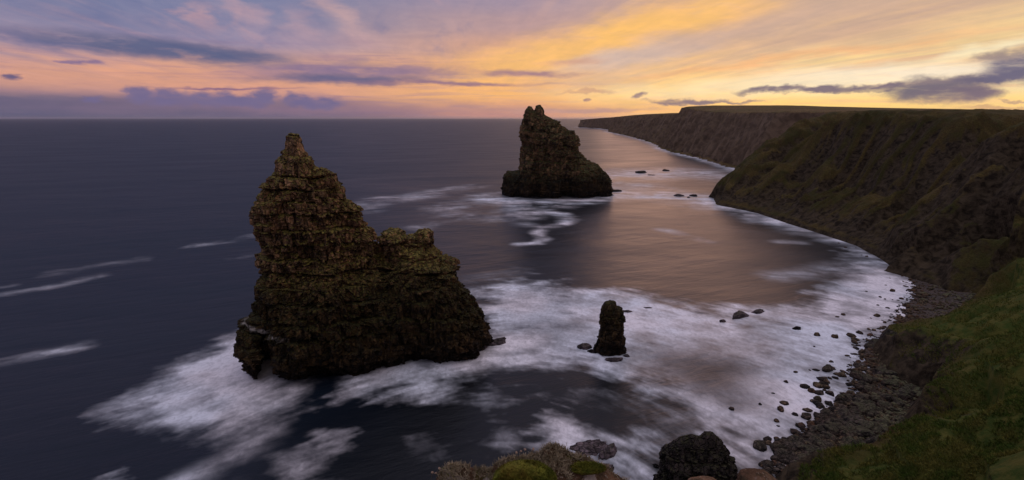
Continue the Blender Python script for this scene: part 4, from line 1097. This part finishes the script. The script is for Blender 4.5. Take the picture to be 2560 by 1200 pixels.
crag, CX, CY, CZ = fg_crag()
def crag_z(x, y):
    i = np.clip((x + 1.6) / 3.3 * 419, 0, 418).astype(int)
    row = CY[0]; j = np.clip(np.searchsorted(row, y), 0, 339)
    return CZ[i, j]
# moss cushion
def cushion(u, v, wpx, hpx, Y, mat, name, parent=None, label=None, cat=None, seed=5, sy=0.5):
    c = pY(u, v, Y); hw = wpx / 2 / F * Y / 1.0 * 1.12; hh = hpx / F * Y
    me = rock_mesh(name, mat, hw, hw * sy, hh, seed, 6, 0.12)
    c2 = np.empty(len(me.vertices) * 3, np.float32); me.vertices.foreach_get('co', c2); c2 = c2.reshape(-1, 3)
    x, y, z = c2.T; n_ = np.linalg.norm(c2, axis=1)[:, None]
    c2 = c2 * (1 + ((fbm3(x * 40, y * 40, z * 40, 3, seed) - 0.5) * 0.10)[:, None])
    me.vertices.foreach_set('co', c2.ravel()); me.update(); me.polygons.foreach_set('use_smooth', np.full(len(me.polygons), True))
    o = bpy.data.objects.new(name, me); COL.objects.link(o); o.location = c
    if parent: o.parent = parent
    if label: tag(o, label, cat)
    return o
cushion(1312, 1200, 160, 54, 2.5, M_moss, 'moss_cushion', crag, seed=5)
cushion(1470, 1172, 90, 16, 2.66, M_moss, 'moss_cushion', crag, seed=6, sy=0.35)
M_moss_tip = M_moss
# shaggy lichen: thousands of thin curled blades along the crest
def blades(pts, nrm, length, wid, seed, mat, name, parent):
    rg = np.random.default_rng(seed); n = len(pts)
    d = nrm + rg.normal(0, 0.55, (n, 3)); d /= np.linalg.norm(d, axis=1)[:, None]
    s = np.cross(d, rg.normal(size=(n, 3))); s /= np.linalg.norm(s, axis=1)[:, None]
    L = length * rg.uniform(0.4, 1.2, n)[:, None]; w_ = wid * rg.uniform(0.6, 1.3, n)[:, None]
    bend = rg.normal(0, 0.35, (n, 3))
    p0 = pts - s * w_; p1 = pts + s * w_
    mid = pts + d * L * 0.55 + bend * L * 0.15; p2 = mid + s * w_ * 0.8; p3 = mid - s * w_ * 0.8
    tip = pts + d * L + bend * L * 0.5; p4 = tip + s * w_ * 0.3; p5 = tip - s * w_ * 0.3
    co = np.stack([p0, p1, p2, p3, p4, p5], 1).reshape(-1, 3)
    b_ = np.arange(n)[:, None] * 6
    q = np.concatenate([b_ + np.array([[0, 1, 2, 3]]), b_ + np.array([[3, 2, 4, 5]])])
    return mesh_np(name, co, q, mat, False, parent)
def crest_points(u0, u1, n, seed, spread=0.10, back=0.05):
    rg = np.random.default_rng(seed)
    us = rg.uniform(u0, u1, n); vs = np.interp(us, [p[0] for p in FG_PX], [p[1] for p in FG_PX])
    P_ = np.array([pY(u, v, FY) for u, v in zip(us, vs)])
    yo = -np.abs(rg.normal(0, spread, n)) + rg.uniform(0, back, n)
    P_[:, 1] += yo; P_[:, 2] = crag_z(P_[:, 0], P_[:, 1])
    return P_
cl = crest_points(1098, 1175, 1500, 1, 0.07); cm = crest_points(1232, 1352, 3200, 2, 0.06); cr = crest_points(1352, 1425, 2600, 3, 0.11); cq = crest_points(1425, 1490, 700, 4, 0.03); cz = crest_points(1490, 1570, 500, 5, 0.02); cw = crest_points(1185, 1232, 500, 6, 0.05)
L_ = np.vstack([cl, cm, cr, cq, cz, cw])
# clumpiness
kp = fbm3(L_[:, 0] * 14, L_[:, 1] * 14, L_[:, 2] * 14, 3, 4) > 0.38
L_ = L_[kp]
lich = blades(L_, np.tile([0, -0.25, 1.0], (len(L_), 1)), 0.030, 0.0022, 9, M_lich, 'lichen', crag)
tag(lich, kind='stuff')
def cushion_fuzz(u, v, wpx, hpx, Y, sy, seed, n):
    c = np.array(pY(u, v, Y)); hw = wpx / 2 / F * Y * 1.12; hh = hpx / F * Y
    rg = np.random.default_rng(seed); d = rg.normal(size=(n, 3)); d[:, 2] = np.abs(d[:, 2]); d /= np.linalg.norm(d, axis=1)[:, None]
    pts = c + d * np.array([hw, hw * sy, hh]) * 0.98
    f = blades(pts, d, 0.012, 0.0016, seed + 1, M_moss, 'moss_blades', crag); tag(f, kind='stuff')
cushion_fuzz(1312, 1200, 160, 54, 2.5, 0.5, 71, 9000)
cushion_fuzz(1470, 1172, 90, 16, 2.66, 0.35, 73, 2500)
M_rust = fg_material('rusty_grass', 'moss')
rg_ = np.random.default_rng(77); gx_ = rg_.uniform(-0.42, 0.62, 9000); gy_ = rg_.uniform(2.15, FY, 9000)
gk_ = fbm2(gx_ * 7, gy_ * 7, 3, 61) > 0.47; gx_ = gx_[gk_]; gy_ = gy_[gk_]
G_ = np.stack([gx_, gy_, crag_z(gx_, gy_)], -1)
gb = blades(G_, np.tile([0, -0.3, 1.0], (len(G_), 1)), 0.022, 0.0016, 78, M_rust, 'short_grass', crag); tag(gb, kind='stuff')
# dry thrift heads on thin stems
M_thrift, tt, tb = material('dry_flower'); tb.inputs['Base Color'].default_value = (0.30, 0.20, 0.14, 1); tb.inputs['Roughness'].default_value = 0.9
M_stem, tt, tb = material('dry_stem'); tb.inputs['Base Color'].default_value = (0.12, 0.09, 0.04, 1); tb.inputs['Roughness'].default_value = 0.9
def tube(p0, p1, p2, r, n=6, m=8):
    p0, p1, p2 = map(np.array, (p0, p1, p2)); cs = []
    for t in np.linspace(0, 1, m):
        c = (1 - t) ** 2 * p0 + 2 * t * (1 - t) * p1 + t * t * p2
        for a in range(n): cs.append(c + r * np.array([math.cos(6.283 * a / n), math.sin(6.283 * a / n), 0]))
    return np.array(cs), grid_quads(m, n, wrap=True)
head_co = None
def flower(u, v, Y, hpx, seed, label, grp):
    rg = random.Random(seed)
    top = np.array(pY(u, v, Y)); root = np.array(pY(u + rg.uniform(-8, 8), v + hpx, Y))
    root[2] = min(root[2], float(crag_z(np.array([root[0]]), np.array([min(Y, FY)]))[0])) - 0.01
    e = bpy.data.objects.new('thrift', None); COL.objects.link(e); e.location = root; e.empty_display_size = 0.02
    tag(e, label, 'flower', grp)
    rel = top - root
    c, qd = tube((0, 0, 0), rel * 0.5 + np.array([rg.uniform(-.01, .01), 0, 0.005]), rel, 0.0012)
    mesh_np('stem', c, qd, M_stem, True, e)
    me = rock_mesh('flower_head', M_thrift, 0.0085, 0.0085, 0.0075, 30 + seed, 3, 0.5)
    h = bpy.data.objects.new('flower_head', me); COL.objects.link(h); h.parent = e; h.location = rel
GT = 'dry thrift heads along the crag'
fl = [(1291, 1132, 26), (1302, 1128, 24), (1313, 1124, 26), (1333, 1123, 26), (1081, 1181, 26), (1089, 1183, 24), (1098, 1171, 30)]
for i, (u, v, hp) in enumerate(fl):
    flower(u, v, FY + 0.02, hp, i, 'dry brown thrift head on a thin stem standing above the lichen crest' if i < 4 else 'dry thrift head poking out at the left end of the lichen crag', GT)
M_grass, gt, gb_ = material('grass_blades')
gg = gt.new('ShaderNodeNewGeometry')
gn1 = gt.noise(gg.outputs['Position'], 0.25, 4, 0.6); gn2 = gt.noise(gg.outputs['Position'], 2.5, 3, 0.6)
gc = gt.mix(gt.rng(gn1, 0.38, 0.62), (0.055, 0.090, 0.014, 1), (0.140, 0.125, 0.028, 1))
gc = gt.mix(gt.rng(gn2, 0.35, 0.65), gt.mix(1.0, gc, (0.6, 0.6, 0.6, 1), 'MULTIPLY'), gt.mix(1.0, gc, (1.5, 1.5, 1.4, 1), 'MULTIPLY'))
gt.put(gb_.inputs['Base Color'], gc); gb_.inputs['Roughness'].default_value = 0.9; gb_.inputs['Specular IOR Level'].default_value = 0.1
NG = 150000
gp = np.array([pz(u_, v_, 9.0)[:2] for u_, v_ in zip(RNG.uniform(1980, 2600, NG), RNG.uniform(640, 1260, NG))])
GH, _, gdn = land_height(gp[:, 0], gp[:, 1])
gk = (gdn > 0.6) & (GH > 3.6) & (gp[:, 1] < 200) & (fbm2(gp[:, 0] / 2.2, gp[:, 1] / 2.2, 3, 44) > 0.42)
GP = np.stack([gp[gk, 0], gp[gk, 1], GH[gk] - 0.05], -1)
tuft = blades(GP, np.tile([-0.35, 0.2, 1.0], (len(GP), 1)), 0.62, 0.05, 88, M_grass, 'grass', None)
tag(tuft, 'coarse dark green and straw grass on the slopes above the beach', kind='stuff')
# two lower rocks at the frame bottom
me = rock_mesh('rock', M_fgrock, 0.17, 0.16, 0.11, 91, 6, 0.18); p = pY(1902, 1214, 3.4)
place('rock', me, p, (0, 0, 0.2), 'rounded pale-topped brown rock at the bottom edge right of the black crag', 'rock')
me = rock_mesh('rock', M_fgrock, 0.13, 0.13, 0.07, 92, 6, 0.18); p = pY(1764, 1222, 3.2)
place('rock', me, p, (0, 0, 0.9), 'orange-brown rock just showing at the bottom below the black crag', 'rock')

# the ground the camera stands on (its face falls away below the view)
def cliff_top():
    X = np.linspace(-70, 120, 200); Y = np.linspace(-120, 34, 180)
    XX, YY = np.meshgrid(X, Y, indexing='ij')
    ed = 0.4 + 1.0 * (fbm2(XX / 9, 0 * XX, 2, 3) - 0.5)
    H = 59.3 + (fbm2(XX / 14, YY / 14, 4, 5) - 0.5) * 1.5 * sst(0, 20, np.hypot(XX, YY)) - np.clip(YY - ed, 0, None) * 2.6
    H = np.where((np.hypot(XX, YY) < 3), np.minimum(H, 59.4), H)
    H = np.maximum(H, -3)
    H = H + (fbm2(XX / 4, YY / 4 + H / 6, 4, 9) - 0.5) * 2.5 * sst(2, 8, YY)
    co = np.stack([XX, YY, H], -1).reshape(-1, 3)
    o = mesh_np('clifftop', co, grid_quads(200, 180), M_land, True, attrs={'rock': np.zeros(len(co))})
    tag(o, 'grassy clifftop the view is taken from', kind='structure')
cliff_top()

# ------------------------------------------------------------------ haze
HAZE = 1.7e-5
def haze():
    x0, x1, y0, y1, z0, z1 = -72000, 72000, -72000, 72000, -8.0, 130.0
    co = [(x, y, z) for x in (x0, x1) for y in (y0, y1) for z in (z0, z1)]
    q = [(0, 1, 3, 2), (4, 6, 7, 5), (0, 4, 5, 1), (2, 3, 7, 6), (0, 2, 6, 4), (1, 5, 7, 3)]
    m = bpy.data.materials.new('sea_air'); m.use_nodes = True; m.node_tree.nodes.clear()
    t = NT(m.node_tree); v = t.new('ShaderNodeVolumePrincipled'); out = t.new('ShaderNodeOutputMaterial')
    v.inputs['Color'].default_value = (0.95, 0.93, 0.95, 1); v.inputs['Density'].default_value = HAZE
    v.inputs['Anisotropy'].default_value = 0.75
    t.l.new(v.outputs[0], out.inputs['Volume'])
    o = mesh_np('haze', np.array(co, float), np.array(q), m, False)
    tag(o, 'thin evening haze over the sea', kind='stuff')
if HAZE > 0: haze()
